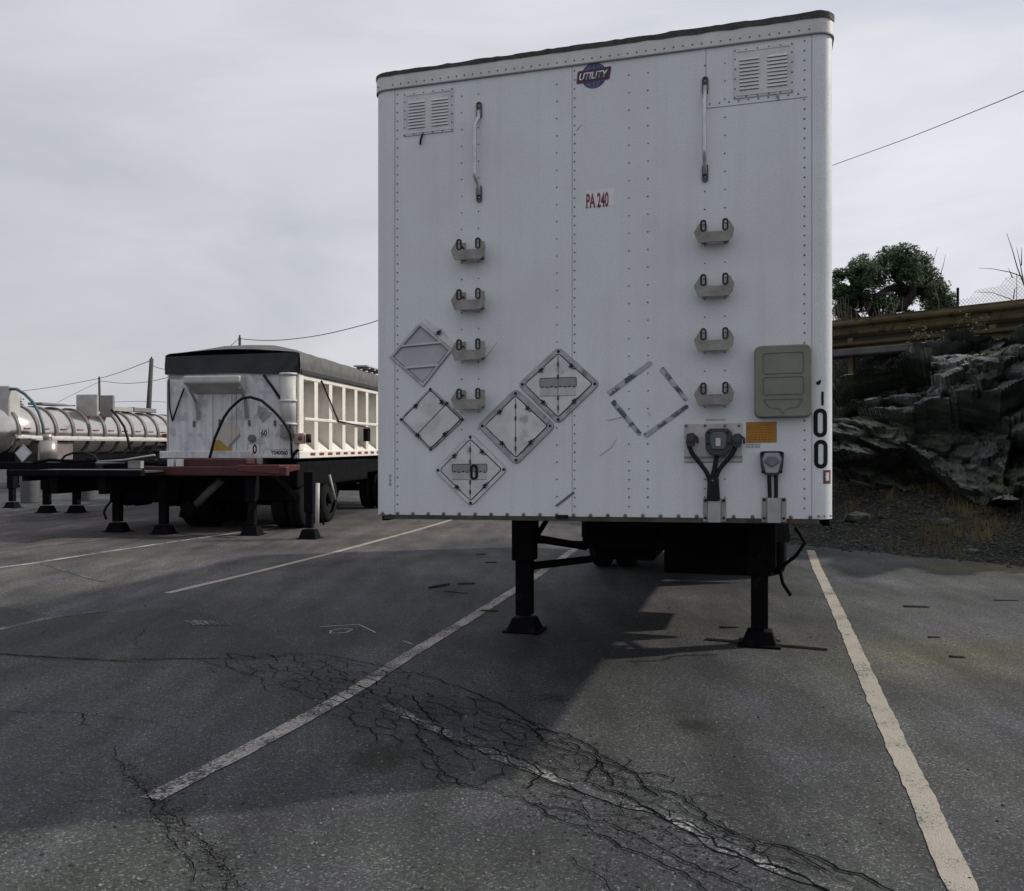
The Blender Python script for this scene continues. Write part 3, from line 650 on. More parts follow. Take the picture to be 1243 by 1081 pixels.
# grab handles
def handle(px, y0, y1, label):
    x, zt_ = f(px, y0); _, zb_ = f(px, y1); xt = x - (.014 if px < 700 else .002)
    m_ = MB(); m_.tube([(x, -.012, zt_ - .05), (x - .001, -.016, zt_ - .095), (x + (xt - x) * .5, -.03, zt_ - .115), (xt, -.045, zt_ - .14), (xt, -.048, zt_ - .165), (xt, -.048, zb_ + .165), (xt, -.045, zb_ + .145), (x + (xt - x) * .5, -.03, zb_ + .118), (x - .001, -.016, zb_ + .095), (x, -.012, zb_ + .04)], .0115, 10)
    h = m_.build('grab_handle', ALU, T, label=label)
    for za in (zt_ - .095, zb_):
        b = MB(); b.ring(rrect(x - .017, x + .017, za, za + .098, .016, 4), rrect(x - .011, x + .011, za + .006, za + .092, .0105, 4), -.012, 0)
        b.prism(rrect(x - .011, x + .011, za + .006, za + .092, .0105, 4), -.006, 0); br = b.build('bracket', mat('weathered_bracket', (.10, .105, .10), .6, .2), h)
        s_ = MB(); s_.dome((x, -.006, za + .025), .007, .008, seg=8); s_.dome((x, -.006, za + .072), .007, .008, seg=8); s_.build('bolt', GALV, h)
handle(582, 124.5, 245.5, 'left aluminium grab handle, tube bent outward')
handle(856, 94, 221, 'right aluminium grab handle above the step column')

# folding steps
def step(px, py, label, s=1.0):
    x, z = f(px, py); w = .106 * s; c = MB(); bot = z - .036; top = z + .026
    fr = [(x - w * .82, bot), (x + w * .70, bot), (x + w * .92, bot + .02), (x + w * 1.0, top + .004), (x + w * .78, top + .046), (x + w * .70, top + .046), (x + w * .48, top - .004), (x - w * .44, top - .004), (x - w * .66, top + .046), (x - w * .74, top + .046), (x - w * 1.04, top - .002)]
    y0 = -.085
    c.prism(fr, y0, y0 + .004)
    c.box(x - w * .80, x + w * .72, y0 + .002, -.004, bot + .016, bot + .020)            # tread running back to the wall
    st_ = c.build('step', STEPM, T, .0015, label)
    for sx in (-.58, .62):
        xx = x + w * sx * .92; b = MB()
        b.ring(rrect(xx - .018, xx + .014, top - .004, top + .060, .014, 4), rrect(xx - .009, xx + .006, top + .003, top + .052, .0070, 4), y0 - .002, y0 + .006)
        b.box(xx - .004, xx + .003, y0 + .016, -.001, top + .02, top + .028)
        b.build('bracket', EDGE, st_); s_ = MB(); s_.prism(rrect(xx - .009, xx + .006, top + .003, top + .052, .0070, 4), y0 + .001, y0 + .005); s_.dome((xx, y0 + .001, top + .036), .007, .01, seg=8); s_.build('bolt', GALV, st_)
        a_ = MB(); a_.box(xx - .014, xx + .012, -.006, -.001, bot + .01, top + .055); a_.build('mount', STEPM, st_)
B_f = f
def fs_(px, py): # step seen at its front plane
    return B.f(px, py, -.115)
f = lambda px, py, y=-.085: B.f(px, py, y)
for i, py in enumerate((307, 368, 429, 489)): step(568.5, py, 'left column steel step, %s from the top' % ('first', 'second', 'third', 'fourth')[i], .98)
for i, py in enumerate((285, 351, 417, 483)): step(867, py, 'right column steel step, %s from the top' % ('first', 'second', 'third', 'fourth')[i], .98)
f = B_f

# placard holders -------------------------------------------------
def shrink(c, d):
    cx_ = sum(p[0] for p in c) / len(c); cz_ = sum(p[1] for p in c) / len(c); R = sum(math.hypot(p[0] - cx_, p[1] - cz_) for p in c) / len(c)
    k = 1 - d / R; return [(cx_ + (p[0] - cx_) * k, cz_ + (p[1] - cz_) * k) for p in c]
def clip_(x, z, ang, par):
    M_ = Matrix.Translation((x, 0, z)) @ Matrix.Rotation(ang, 4, 'Y')
    b = MB(); b.box(-.011, .011, -.019, -.013, -.008, .008, M_); b.box(-.024, .022, -.0165, -.013, -.0035, .0035, M_)
    b.box(-.012, -.006, -.022, -.016, -.016, .012, M_); b.build('clip', EDGE, par)
    d = MB(); d.dome(M_ @ Vector((.012, -.016, 0)), .006, .007, seg=8); d.build('stud', GALV, par)
def placard(top, right, bottom, left, label, frame_w=.036, split='v', clips=True, window=None, digit=None, framem=FRAMEM, rr=.035):
    c = [f(*top), f(*right), f(*bottom), f(*left)]
    fr = MB(); po = rpoly(c, rr, 4); pi = rpoly(shrink(c, frame_w), rr * .55, 4)
    fr.ring(po, pi, -.010, 0); h = fr.build('placard_holder', framem, T, .0015, label)
    # dark groove, outer lip, then the hinged plate
    gm = MB(); c2 = shrink(c, frame_w + .002); gm.prism(rpoly(c2, rr * .5, 4), -.005, -.001); gm.build('groove', EDGE, h)
    ol = MB(); ol.ring(rpoly(shrink(c, -.004), rr, 4), rpoly(shrink(c, .0035), rr, 4), -.0035, 0); ol.build('lip', SEAM, h)
    c3 = shrink(c, frame_w + .008); pl_ = rpoly(c3, rr * .35, 3)
    cx_ = sum(p[0] for p in c) / 4; cz_ = sum(p[1] for p in c) / 4
    p_ = MB(); p_.prism(pl_, -.013, -.005); plate = p_.build('plate', PLAC, h, .001)
    s_ = MB()
    if split == 'v':
        s_.box(cx_ - .0016, cx_ + .0016, -.0145, -.012, c3[2][1] + .01, c3[0][1] - .01)
        for t in (.16, .36, .70, .86):
            z = c3[2][1] + (c3[0][1] - c3[2][1]) * (1 - t); s_.tube([(cx_, -.017, z - .012), (cx_, -.017, z + .012)], .0045, 6)
    else:
        a, b = f(*split[0]), f(*split[1]); d = Vector((b[0] - a[0], 0, b[1] - a[1])); s_.tube([(a[0], -.0135, a[1]), (b[0], -.0135, b[1])], .0022, 6)
        for q in (a, b): s_.dome((q[0], -.013, q[1]), .009, .007, seg=8)
    s_.build('hinge', EDGE, h)
    k = MB()
    for p in shrink(c, frame_w * .75): k.dome((p[0], -.010, p[1]), .0095, .006, seg=8)
    k.build('screw', EDGE, h)
    if clips:
        for i in range(4):
            a = Vector(c3[i]); b = Vector(c3[(i + 1) % 4]); q = a.lerp(b, .5 if i % 2 else .42); clip_(q.x, q.y, [.8, -.8, .8, -.8][i], h)
    if window:
        (x0, z1), (x1, z0) = f(*window[0]), f(*window[1])
        w = MB(); w.prism(rrect(x0, x1, (z0 + z1) / 2, z1, .006, 2), -.0145, -.012); w.build('window', mat('window_grey', (.27, .27, .29), .6), h)
        r_ = MB(); r_.ring(rrect(x0 - .003, x1 + .003, (z0 + z1) / 2 - .002, z1 + .003, .008, 2), rrect(x0, x1, (z0 + z1) / 2, z1, .006, 2), -.0155, -.012); r_.build('rim', EDGE, h)
        n_ = 4; tmpm = None
        for i in range(n_):
            xx0 = x0 + (x1 - x0) * i / n_; fl = MB(); fl.box(xx0 + .001, x0 + (x1 - x0) * (i + 1) / n_ - .002, -.0155, -.012, z0, (z0 + z1) / 2); fl.build('flap', mat('flap_paint', (.47, .48, .49), .5), h, .0008)
        e_ = MB()
        for i in range(n_ * 2): e_.tube([(x0 + (x1 - x0) * (i + .3) / (2 * n_), -.0165, (z0 + z1) / 2), (x0 + (x1 - x0) * (i + .8) / (2 * n_), -.0165, (z0 + z1) / 2 + .003 * (-1) ** i)], .003, 5)
        e_.build('flap_hinge', EDGE, h)
        u_ = MB(); u_.box(x0, x1, -.0142, -.012, z0 - .0025, z0); u_.build('shelf', SEAM, h)
    if digit:
        (x0, z1), (x1, z0) = f(*digit[0]), f(*digit[1]); o0 = MB(); o0.ring(rrect(x0, x1, z0, z1, (x1 - x0) * .48, 5), rrect(x0 + (x1 - x0) * .3, x1 - (x1 - x0) * .3, z0 + (z1 - z0) * .15, z1 - (z1 - z0) * .15, (x1 - x0) * .18, 5), -.021, -.012); o0.build('digit', BLACKV, h)
    return h
placard((523, 470.5), (563.5, 509), (523.5, 547), (486, 509), 'square placard holder leaning diamond wise with a diagonal rod', .012, ((543.5, 489), (506.6, 528)))
placard((571.5, 526), (616.5, 569.5), (571.8, 614.5), (528, 570.5), 'lowest placard holder, diamond shaped, with a black zero in the middle', .030, 'v', window=((550, 563.5), (591.6, 581.5)), digit=((572, 563.5), (581, 582)), framem=PLAC)
placard((626.4, 471.5), (674.5, 516.7), (627, 564.3), (580, 516.7), 'plain split diamond placard holder with thick grey rim', .040)
placard((678.3, 421), (728.5, 465.6), (678, 514.5), (629, 466.5), 'highest split diamond placard holder with an empty number window', .036, 'v', window=((656.4, 459.5), (699.9, 479.5)))
# old open frame with two cross bars
c = [f(510.5, 391), f(549.5, 424.5), f(514.5, 469), f(473.5, 433)]
o_ = MB(); o_.ring(c, shrink(c, .022), -.012, 0); old = o_.build('placard_frame', mat('old_frame', (.50, .50, .52), .4, .4, .2, 14), T, .002, 'old diamond frame with two bent cross bars, no plate')
o_ = MB(); o_.ring(shrink(c, -.003), shrink(c, .001), -.004, 0); o_.ring(shrink(c, .021), shrink(c, .026), -.0125, 0); o_.build('lip', SEAM, old)
o_ = MB(); o_.prism(shrink(c, .024), -.003, 0); o_.build('plate', mat('old_plate', (.46, .46, .49), .55), old)
for a, b in (((488, 420), (536, 415.5)), ((492, 446.5), (533, 443))):
    a = f(*a); b = f(*b); o_ = MB(); M_ = Matrix.Translation((a[0], -.009, a[1])) @ Matrix.Rotation(-math.atan2(b[1] - a[1], b[0] - a[0]), 4, 'Y'); o_.box(0, math.hypot(b[0] - a[0], b[1] - a[1]), -.005, .004, -.006, .006, M_); o_.build('cross_bar', ALU, old, .001)
    o_ = MB(); o_.box(0, math.hypot(b[0] - a[0], b[1] - a[1]), -.001, .004, -.0085, -.006, M_); o_.build('bar_shade_strip', SEAM, old)  # grey strip under each bar stands in for its shade
fl = [f(517, 385.5), f(554, 416), f(549.5, 424), f(511, 391)]; o_ = MB(); o_.prism(fl, -.004, -.001); o_.build('flange', PLAC, old, .001)
q = f(534, 403); clip_(q[0], q[1], -.8, old)
# peeled tape diamond
for i, (a, b, w) in enumerate((((739, 478), (790, 440), .034), ((803, 447), (833, 485), .030), ((744, 487), (777, 527), .030), ((783, 529), (834, 493), .030))):
    a = Vector(f(*a)); b = Vector(f(*b)); d = (b - a).normalized(); n_ = Vector((-d.y, d.x)) * w / 2
    pts = [a + n_, b + n_ * .8, b + d * .008, b - n_ * .8, a - n_, a - d * .005]; o_ = MB(); o_.prism([(p.x, p.y) for p in pts], -.0016, 0); tp = o_.build('tape_strip', TAPE, T)
    o_ = MB(); n2 = n_ * 1.1; o_.prism([(p.x, p.y) for p in (a - n_ * 1.02, a - n_ * .86, b - n_ * .7, b - n_ * .82)], -.002, 0); o_.build('tape_edge', SEAM, tp)
# scratches and marks on the skin
sc = MB()
for path_ in (((586, 437), (594, 428), (603, 416)), ((728, 553), (742, 543), (748, 533)), ((737, 510), (756, 506)), ((700, 158), (706, 151)), ((786, 500), (790, 504)), ((580, 495), (583, 500))):
    pts = [f(*p) for p in path_]; sc.tube([(x, -.0012, z) for x, z in pts], .0016, 4)
sc.build('scratch', mat('scratch', (.33, .34, .35), .7), body)
a, b = f(675, 614), f(697, 597); o_ = MB(); M_ = Matrix.Translation((a[0], -.001, a[1])) @ Matrix.Rotation(-math.atan2(b[1] - a[1], b[0] - a[0]), 4, 'Y'); o_.box(0, math.hypot(b[0] - a[0], b[1] - a[1]), -.004, .001, -.006, .006, M_); o_.build('tape_strip', mat('dark_tape', (.12, .13, .14), .6), T)
(x0, z1), (x1, z0) = f(675, 624.5), f(690, 629); o_ = MB(); o_.box(x0, x1, -.014, -.002, z0, z1); o_.build('bumper_block', BLACKV, T, .002)
# logo
(x0, z1), (x1, z0) = f(700.5, 78.5), f(741.5, 104.5); W_ = x1 - x0; H_ = z1 - z0; cx_ = (x0 + x1) / 2; cz_ = (z0 + z1) / 2
def ell(rx, rz, n=28): return [(cx_ + rx * math.cos(2 * PI * k / n), cz_ + rz * math.sin(2 * PI * k / n)) for k in range(n)]
o_ = MB(); o_.prism(ell(W_ * .375, H_ * .5), -.0018, 0); lg = o_.build('logo', BLUEV, T, label='round blue emblem with the word UTILITY across it')
o_ = MB()
for k in (-.55, 0, .55): o_.tube([(cx_ + W_ * .37 * k * math.cos(t), -.002, cz_ + H_ * .49 * math.sin(t)) for t in [-PI / 2 + PI * j / 10 for j in range(11)]], .0011, 4)
for k in (-.6, .6): o_.tube([(cx_ + W_ * .37 * u * math.sqrt(1 - k * k), -.002, cz_ + H_ * .5 * k + H_ * .06 * u) for u in [-1 + j / 4 for j in range(9)]], .0011, 4)
o_.build('globe_lines', mat('pale_blue_ink', (.30, .33, .45), .5), lg)
sl_ = .0
def band(e_, y0, y1, m, nm):
    o_ = MB(); o_.prism(rpoly([(x0 - e_, cz_ - H_ * .23 - e_), (x1 - W_ * .06 + e_, cz_ - H_ * .19 - e_), (x1 + e_, cz_ + H_ * .25 + e_), (x0 + W_ * .04 - e_, cz_ + H_ * .21 + e_)], .008, 2), y0, y1); o_.build(nm, m, lg)
band(.004, -.0026, -.001, REDV, 'banner_rim'); band(.0, -.0034, -.001, NAVY, 'banner')
text_part('UTILITY', x0 + W_ * .05, x1 - W_ * .13, cz_ - H_ * .15, cz_ + H_ * .13, -.004, WHITEV, lg, 'lettering', .22, .02)
# PA 240
(x0, z1), (x1, z0) = f(710, 231), f(745.5, 253); z0 = z1 - (f(728, 231)[1] - f(728, 251.5)[1])
o_ = MB(); o_.box(x0, x1, -.0012, 0, z0, z1); pa = o_.build('sticker', WHITEV, T, label='white sticker reading PA 240 in red')
(a0, b1), (a1, b0) = f(711.8, 235), f(738.8, 250.5); text_part('PA 240', a0, a1, b0, b1, -.0016, REDV, pa)
# document box
(x0, z1), (x1, z0) = B.f(916.5, 418.5, -.06), B.f(985.5, 505, -.06)
z1 -= .006
db = MB(); db.prism(rrect(x0 - .004, x1 + .004, z0 - .004, z1 + .004, .035, 6), -.03, 0); db.prism(rrect(x0, x1, z0, z1, .032, 6), -.062, -.03)
doc = db.build('document_box', OLIVE, T, .006, 'olive green plastic document box with embossed lid', seg=2)
wd = x1 - x0; hh = z1 - z0
OLD2 = mat('olive_groove', (.12, .135, .105), .6)
for (a, b, kind_) in ((.60, .90, 0), (.31, .56, 0), (.10, .25, 1)):
    xa, xb = x0 + wd * .14, x1 - wd * .14; za, zc = z0 + hh * a, z0 + hh * b
    e_ = MB()
    if kind_ == 0: e_.ring(rrect(xa, xb, za, zc, .014, 4), rrect(xa + .004, xb - .004, za + .004, zc - .004, .011, 4), -.0655, -.061)
    else:
        po = rpoly([(xa, zc), (xa + wd * .10, za + .012), (x0 + wd * .42, za + .008), (x0 + wd * .5, za - .012), (x0 + wd * .58, za + .008), (xb - wd * .10, za + .012), (xb, zc)], .008, 2); e_.ring(po, shrink(po, .005), -.0655, -.061)
    e_.build('embossed_rib', OLD2, doc, .001)
e_ = MB(); e_.dome((x0 + wd * .5, -.061, z0 + hh * .07), .008, .008, seg=10); e_.build('latch', OLIVE, doc)
# orange warning sticker + small print
(x0, z1), (x1, z0) = f(906, 512.5), f(942.5, 536.5)
o_ = MB(); o_.box(x0, x1, -.0014, 0, z0, z1); os_ = o_.build('warning_sticker', ORANGE, T, label='orange warning sticker under the document box')
o_ = MB(); o_.ring(rrect(x0 - .001, x1 + .001, z0 - .001, z1 + .001, .002, 1), rrect(x0 + .003, x1 - .003, z0 + .003, z1 - .003, .002, 1), -.0019, 0)
rnd = random.Random(3)
for k in range(7):
    z = z1 - .016 - k * .0125; x = x0 + .008
    while x < x1 - .012: w = rnd.uniform(.006, .016); o_.box(x, min(x + w, x1 - .008), -.0018, -.001, z - .0032, z + .0025); x += w + .004
o_.build('print', ORINK, os_)
def fineprint(p0, p1, rows, nm, m=GREYINK):
    (x0, z1), (x1, z0) = f(*p0), f(*p1); o_ = MB(); H_ = (z1 - z0) / rows
    for k in range(rows):
        z = z1 - (k + .5) * H_; x = x0
        while x < x1: w = rnd.uniform(.004, .009); o_.box(x, min(x + w, x1), -.0012, 0, z - H_ * .34, z + H_ * .34); x += w + .0025
    o_.build(nm, m, T)
fineprint((906, 538), (923, 543.5), 2, 'small_print'); fineprint((857, 508), (881, 510.5), 1, 'small_print'); fineprint((847, 489), (883, 491.5), 1, 'small_print')
fineprint((472.5, 575), (475, 590), 3, 'small_print')
# vertical unit number on the corner
def num(s, p0, p1, m=BLACKV, name='digit'):
    (x0, z1), (x1, z0) = f(*p0), f(*p1); return text_part(s, x0, x1, z0, z1, -.0015, m, T, name)
XR0 = xr - RC
def zero(px, py, w, h):
    x, z = f(px, py); sx = f(px + w / 2, py)[0] - x; sz = z - f(px, py + h / 2)[1]
    o_ = MB(); po = rrect(x - sx, x + sx, z - sz, z + sz, sx * .98, 6); pi = rrect(x - sx * .38, x + sx * .38, z - sz * .72, z + sz * .72, sx * .36, 6)
    y = yc(x) ; o_.ring(po, pi, -.002, 0)
    def bend(v): return (v[0], v[1] + yc(v[0]), v[2])
    o_.v = [bend(v) for v in o_.v]; o_.build('digit', BLACKV, T)
def yc(x):  # depth of the rounded corner at x
    d = x - (xr - RC); return 0 if d <= 0 else RC - math.sqrt(max(RC * RC - d * d, 0))
zero(995.8, 513, 17, 35); zero(996.5, 551, 17, 35)
def vbox(p0, p1, m, nm, t=.002):
    (x0, z1), (x1, z0) = f(*p0), f(*p1); o_ = MB(); n_ = 5
    for k in range(n_):
        a = x0 + (x1 - x0) * k / n_; b = x0 + (x1 - x0) * (k + 1) / n_; ya, yb = yc(a) - t, yc(b) - t
        o_.add([(a, ya, z0), (b, yb, z0), (b, yb, z1), (a, ya, z1), (a, ya + t * 2, z0), (b, yb + t * 2, z0), (b, yb + t * 2, z1), (a, ya + t * 2, z1)], [(0, 1, 2, 3), (4, 7, 6, 5), (0, 4, 5, 1), (3, 2, 6, 7), (0, 3, 7, 4), (1, 5, 6, 2)])
    return o_.build(nm, m, T)
vbox((997, 475), (1000, 491.5), BLACKV, 'digit')
mk = [f(990.5, 464), f(996, 460.5), f(996.8, 463), f(994.5, 467), f(991, 466)]; o_ = MB(); o_.prism(mk, -.003, 0); o_.build('number_scrap', BLACKV, T)
a_ = vbox((999.5, 570.5), (1009, 587), mat('dark_red_print', (.13, .03, .035), .5), 'clearance_label', .002); vbox((1002, 573.5), (1007, 583.5), WHITEV, 'label_field', .003)
fineprint((1002, 573), (1002.6, 584), 2, 'small_print', REDV)

# gladhand plate
(x0, z1), (x1, z0) = f(830.5, 514.5), f(901, 561); o_ = MB(); o_.box(x0, x1, -.005, 0, z0, z1); gp_ = o_.build('gladhand_plate', mat('bare_plate', (.50, .48, .47), .5, .2, .14, 9), T, .001)
o_ = MB(); o_.box(x0, x1, -.0062, -.004, z0 + .022, z0 + .034); o_.box(x0, x1, -.0058, -.004, z0 + .002, z0 + .006); o_.build('fold', SEAM, gp_)
o_ = MB()
for px in (833, 856, 880, 897): q = f(px, 516.5); o_.dome((q[0], -.005, q[1]), .009, .008, seg=6)
o_.build('bolt', RIVET, gp_)
def gladhand(px, py, flip):
    x, z = f(px, py, -.04); g = MB()
    g.prism(rpoly([(x - .022, z + .03), (x + .014, z + .038), (x + .026, z + .012), (x + .022, z - .03), (x - .004, z - .044), (x - .026, z - .028)], .010, 3), -.055, -.012)
    g.tube([(x, -.012, z + .005), (x, -.066, z + .005)], .021, 12); g.tube([(x + flip * .012, -.04, z + .026), (x + flip * .034, -.035, z + .010), (x + flip * .036, -.035, z - .02)], .007, 6)
    return g.build('gladhand', SOCKD, T, .002)
gladhand(838.5, 533, 1); gladhand(895, 534, 1)
# round connector box in the middle
x, z = f(872, 536, -.04); o_ = MB(); o_.prism(rpoly([(x - .07, z + .05), (x - .05, z + .072), (x + .052, z + .072), (x + .072, z + .05), (x + .066, z - .045), (x + .035, z - .075), (x - .035, z - .075), (x - .066, z - .045)], .012, 3), -.055, -.004)
cb = o_.build('connector_box', SOCKD, T, .006, seg=2)
o_ = MB(); o_.prism(rpoly([(x - .045, z + .02), (x - .03, z + .052), (x + .03, z + .052), (x + .045, z + .02), (x + .034, z - .040), (x - .034, z - .040)], .010, 3), -.064, -.05); o_.build('cover', mat('connector_grey', (.10, .11, .125), .5), cb, .003)
o_ = MB(); o_.box(x - .013, x + .012, -.068, -.06, z - .024, z + .020); o_.build('lens', PINK, cb, .002)
o_ = MB()
for dx in (-.052, .052):
    for dz in (-.01, .05): o_.dome((x + dx * (1.05 if dz < 0 else .95), -.055, z + dz), .007, .007, seg=8)
o_.build('screw', RUBB, cb)
# hoses
def hose(pts, r, parent=T, name='air_hose', m=RUBB):
    P = [Vector((*B.f(px, py, y)[:1], y, B.f(px, py, y)[1])) for px, py, y in pts]; path = []
    n = len(P)
    for i in range(n - 1):
        p0, p1, p2, p3 = P[max(i - 1, 0)], P[i], P[i + 1], P[min(i + 2, n - 1)]
        for k in range(6):
            t = k / 6; path.append(.5 * ((2 * p1) + (p2 - p0) * t + (2 * p0 - 5 * p1 + 4 * p2 - p3) * t * t + (3 * p1 - p0 - 3 * p2 + p3) * t ** 3))
    path.append(P[-1]); o_ = MB(); o_.tube(path, r, 8); return o_.build(name, m, parent)
hose([(836, 540, -.03), (841, 551, -.035), (852, 565, -.04), (859, 576, -.04), (862, 590, -.035), (862, 606, -.03)], .0125)
hose([(893, 541, -.03), (888, 552, -.035), (875, 567, -.04), (870, 577, -.04), (867, 590, -.035), (867, 606, -.03)], .0125)
hose([(870, 553, -.03), (868, 566, -.035), (865, 580, -.035), (864, 600, -.03)], .0135)
(x0, z1), (x1, z0) = B.f(857.5, 580, -.05), B.f(874, 608, -.05); o_ = MB(); o_.prism(rpoly([(x0 + .008, z1), (x1 - .008, z1), (x1, z0), (x0, z0)], .006, 2), -.058, -.012); o_.build('hose_sleeve', RUBB, T, .006)
q = B.f(865, 581, -.06); o_ = MB(); o_.dome((q[0], -.058, q[1] - .01), .006, .005, seg=8); o_.build('sleeve_stud', SOCK, T)
# second socket
x, z = f(937, 562, -.04); o_ = MB(); out_ = rpoly([(x - .062, z + .055), (x - .05, z + .064), (x + .05, z + .064), (x + .062, z + .055), (x + .056, z - .03), (x + .038, z - .062), (x - .038, z - .062), (x - .056, z - .03)], .010, 3)
o_.prism(out_, -.048, -.002); sk = o_.build('power_socket', SOCKD, T, .005, seg=2)
o_ = MB(); o_.prism(rpoly([(x - .05, z + .02), (x - .035, z + .055), (x + .035, z + .055), (x + .05, z + .02), (x + .03, z - .052), (x - .03, z - .052)], .008, 3), -.054, -.045); o_.build('face_plate', mat('socket_face', (.36, .37, .40), .5), sk, .003)
o_ = MB(); o_.prism(rpoly([(x - .045, z + .012), (x - .02, z + .036), (x + .02, z + .036), (x + .045, z + .012), (x + .022, z - .008), (x, z - .022), (x - .022, z - .008)], .007, 2), -.064, -.05); o_.build('flap', SOCK, sk, .004)
o_ = MB()
for dx, dz in ((-.05, .052), (.05, .052), (-.046, -.045), (.046, -.045)): o_.dome((x + dx, -.048, z + dz), .009, .008, seg=8)
o_.build('screw', RUBB, sk)
hose([(933.5, 575, -.03), (934, 590, -.032), (934.5, 607, -.03)], .0105, name='cable'); hose([(942, 575, -.03), (942, 590, -.032), (942, 607, -.03)], .0105, name='cable')
# cable guards at the bottom edge
for (p0, p1) in (((853.5, 604.5), (881.5, 633)), ((924.5, 603.5), (954.5, 633.5))):
    (x0, z1), (x1, z0) = f(*p0), f(*p1); o_ = MB(); w = (x1 - x0)
    o_.box(x0, x0 + w * .2, -.006, 0, z0, z1); o_.box(x1 - w * .2, x1, -.006, 0, z0, z1); gd = o_.build('cable_guard', GALV, T, .001)
    o_ = MB(); o_.add([(x0 + w * .2, -.006, z0), (x0 + w * .24, -.05, z0), (x1 - w * .24, -.05, z0), (x1 - w * .2, -.006, z0), (x0 + w * .2, -.006, z1), (x0 + w * .24, -.05, z1), (x1 - w * .24, -.05, z1), (x1 - w * .2, -.006, z1)], [(0, 1, 5, 4), (1, 2, 6, 5), (2, 3, 7, 6), (4, 5, 6, 7)])
    o_.build('cover', mat('guard_cover', (.40, .40, .38), .5, .3, .12, 9), gd)
    o_ = MB()
    for xx in (x0 + w * .1, x1 - w * .1):
        o_.dome((xx, -.006, z1 - .012), .009, .008, seg=8); o_.dome((xx, -.006, z0 + .02), .008, .008, seg=8)
    o_.build('bolt', EDGE, gd)

# under the floor: cross members, braces, legs, axles
mb = MB(); y = 1.5
while y < LEN:
    mb.box(xl + .05, xr - .05, y - .02, y + .02, zb - .06, zb - .001); y += .31
mb.build('cross_member', DKST, T, kind='stuff')
mb = MB(); mb.box(xl + .012, xl + .05, .1, LEN, zb - .03, zb); mb.box(xr - .05, xr - .012, .1, LEN, zb - .03, zb); mb.build('side_rail', DKST, T)
mb = MB(); mb.box(-.55, .55, .35, 1.7, zb - .03, zb - .002); mb.build('coupler_plate', DKST, T)
YL = 2.46
legs = []
for px, side in ((637, -1), (922, 1)):
    xx = B.f(px, 700, YL)[0]
    lg_ = landing_leg(T, xx, YL, zb, .26, .185, BLKST, .56 if side > 0 else .62, 'left landing leg' if side < 0 else 'right landing leg with gearbox', .12); legs.append(xx)
    o_ = MB(); o_.box(xx - .11, xx - .075, YL + .02, YL + .25, .72, zb); o_.box(xx - .13 * (side < 0) - .075 * (side > 0), xx + .10, YL + .07, YL + .1, .78 if side < 0 else .6, zb); o_.build('gusset', BLKST, lg_)
xa, xb = legs
def strut(p, q, r, name='brace', m=BLKST, sec=None):
    o_ = MB(); o_.tube([p, q], r, 4 if sec is None else sec, smooth=False); return o_.build(name, m, T)
for (pa_, pb_, yb_) in (((643, 652), (712, 664), 3.6), ((643, 688), (718, 679), 3.6)):
    a_, b_ = B.f(*pa_, YL), B.f(*pb_, yb_); strut((a_[0], YL, a_[1]), (b_[0], yb_, b_[1]), .036)
strut((xb - .05, YL, zb - .12), (xc + .3, YL + 1.7, zb - .16), .035); strut((xb - .05, YL, .82), (xc + .1, YL + 1.4, .86), .035)
strut((xa + .05, YL, .78), (xb - .05, YL, .78), .016, 'cross_shaft', sec=8)
strut((xa, YL, .66), (xa + .02, YL + 1.3, zb - .1), .03); strut((xb, YL, .66), (xb - .02, YL + 1.3, zb - .1), .03)
# gearbox, crank
o_ = MB(); o_.box(xb + .06, xb + .13, YL - .10, YL + .04, .62, 1.0); o_.build('gearbox', BLKST, T, .01)
cp = [(965, 640), (971, 648), (977, 659), (966, 674), (950, 686), (947, 692), (950, 706), (960, 721)]
P = []
for px, py in cp:
    a = B.f(px, py, YL - .12); P.append((a[0], YL - .12, a[1]))
o_ = MB(); o_.tube(P, .014, 8); ck = o_.build('crank_handle', BLKST, T)
# wood under the right foot
fx = B.M @ Vector((xb, YL, 0))
# axles and suspension
for ya in (6.75, 8.05):
    for sx in (-1, 1):
        for off in (1.10, .78): wheel(T, xc + sx * off, ya, .5, .25, sx)
    strut((xc - 1.1, ya, .5), (xc + 1.1, ya, .5), .065, 'axle', DKST, 10)
o_ = MB()
for sx in (-.5, .5): o_.box(xc + sx - .05, xc + sx + .05, 5.6, 9.0, .78, zb - .1)
o_.box(xc - .55, xc + .55, 5.6, 5.7, .7, zb - .1); o_.build('bogie_frame', DKST, T)
o_ = MB(); o_.tube([(xc - .7, 5.75, .86), (xc - .05, 5.75, .86)], .14, 16); o_.build('air_tank', DKST, T)
(x0, z1), (x1, z0) = B.f(706, 640, 4.2), B.f(806, 683, 4.2); o_ = MB(); o_.box(x0, x1, 4.2, 6.0, z0 + .12, zb - .05); o_.box(x0 + .1, x1 - .1, 4.3, 5.8, z0, z0 + .12); o_.build('dark_bulk_box', DKST, T, .04, seg=2)  # dark bulk added to fill the black tyre and suspension mass
(x0, z1), (x1, z0) = B.f(806, 640, 2.9), B.f(918, 698, 2.9); o_ = MB(); o_.box(x0, x1, 2.9, 2.98, z0, zb - .05); o_.build('dark_bulk_plate', DKST, T, .01)  # dark sheet added to fill the right part of that black mass
o_ = MB(); o_.box(xc + .35, xc + .95, 3.3, 4.1, .62, 1.05); o_.build('tool_box', BLKST, T, .01)
for a_, b_ in ((-1.25, -.6), (.6, 1.25)): o_ = MB(); o_.box(xc + a_, xc + b_, 6.04, 6.06, .45, zb); o_.build('mud_flap', RUBB, T)
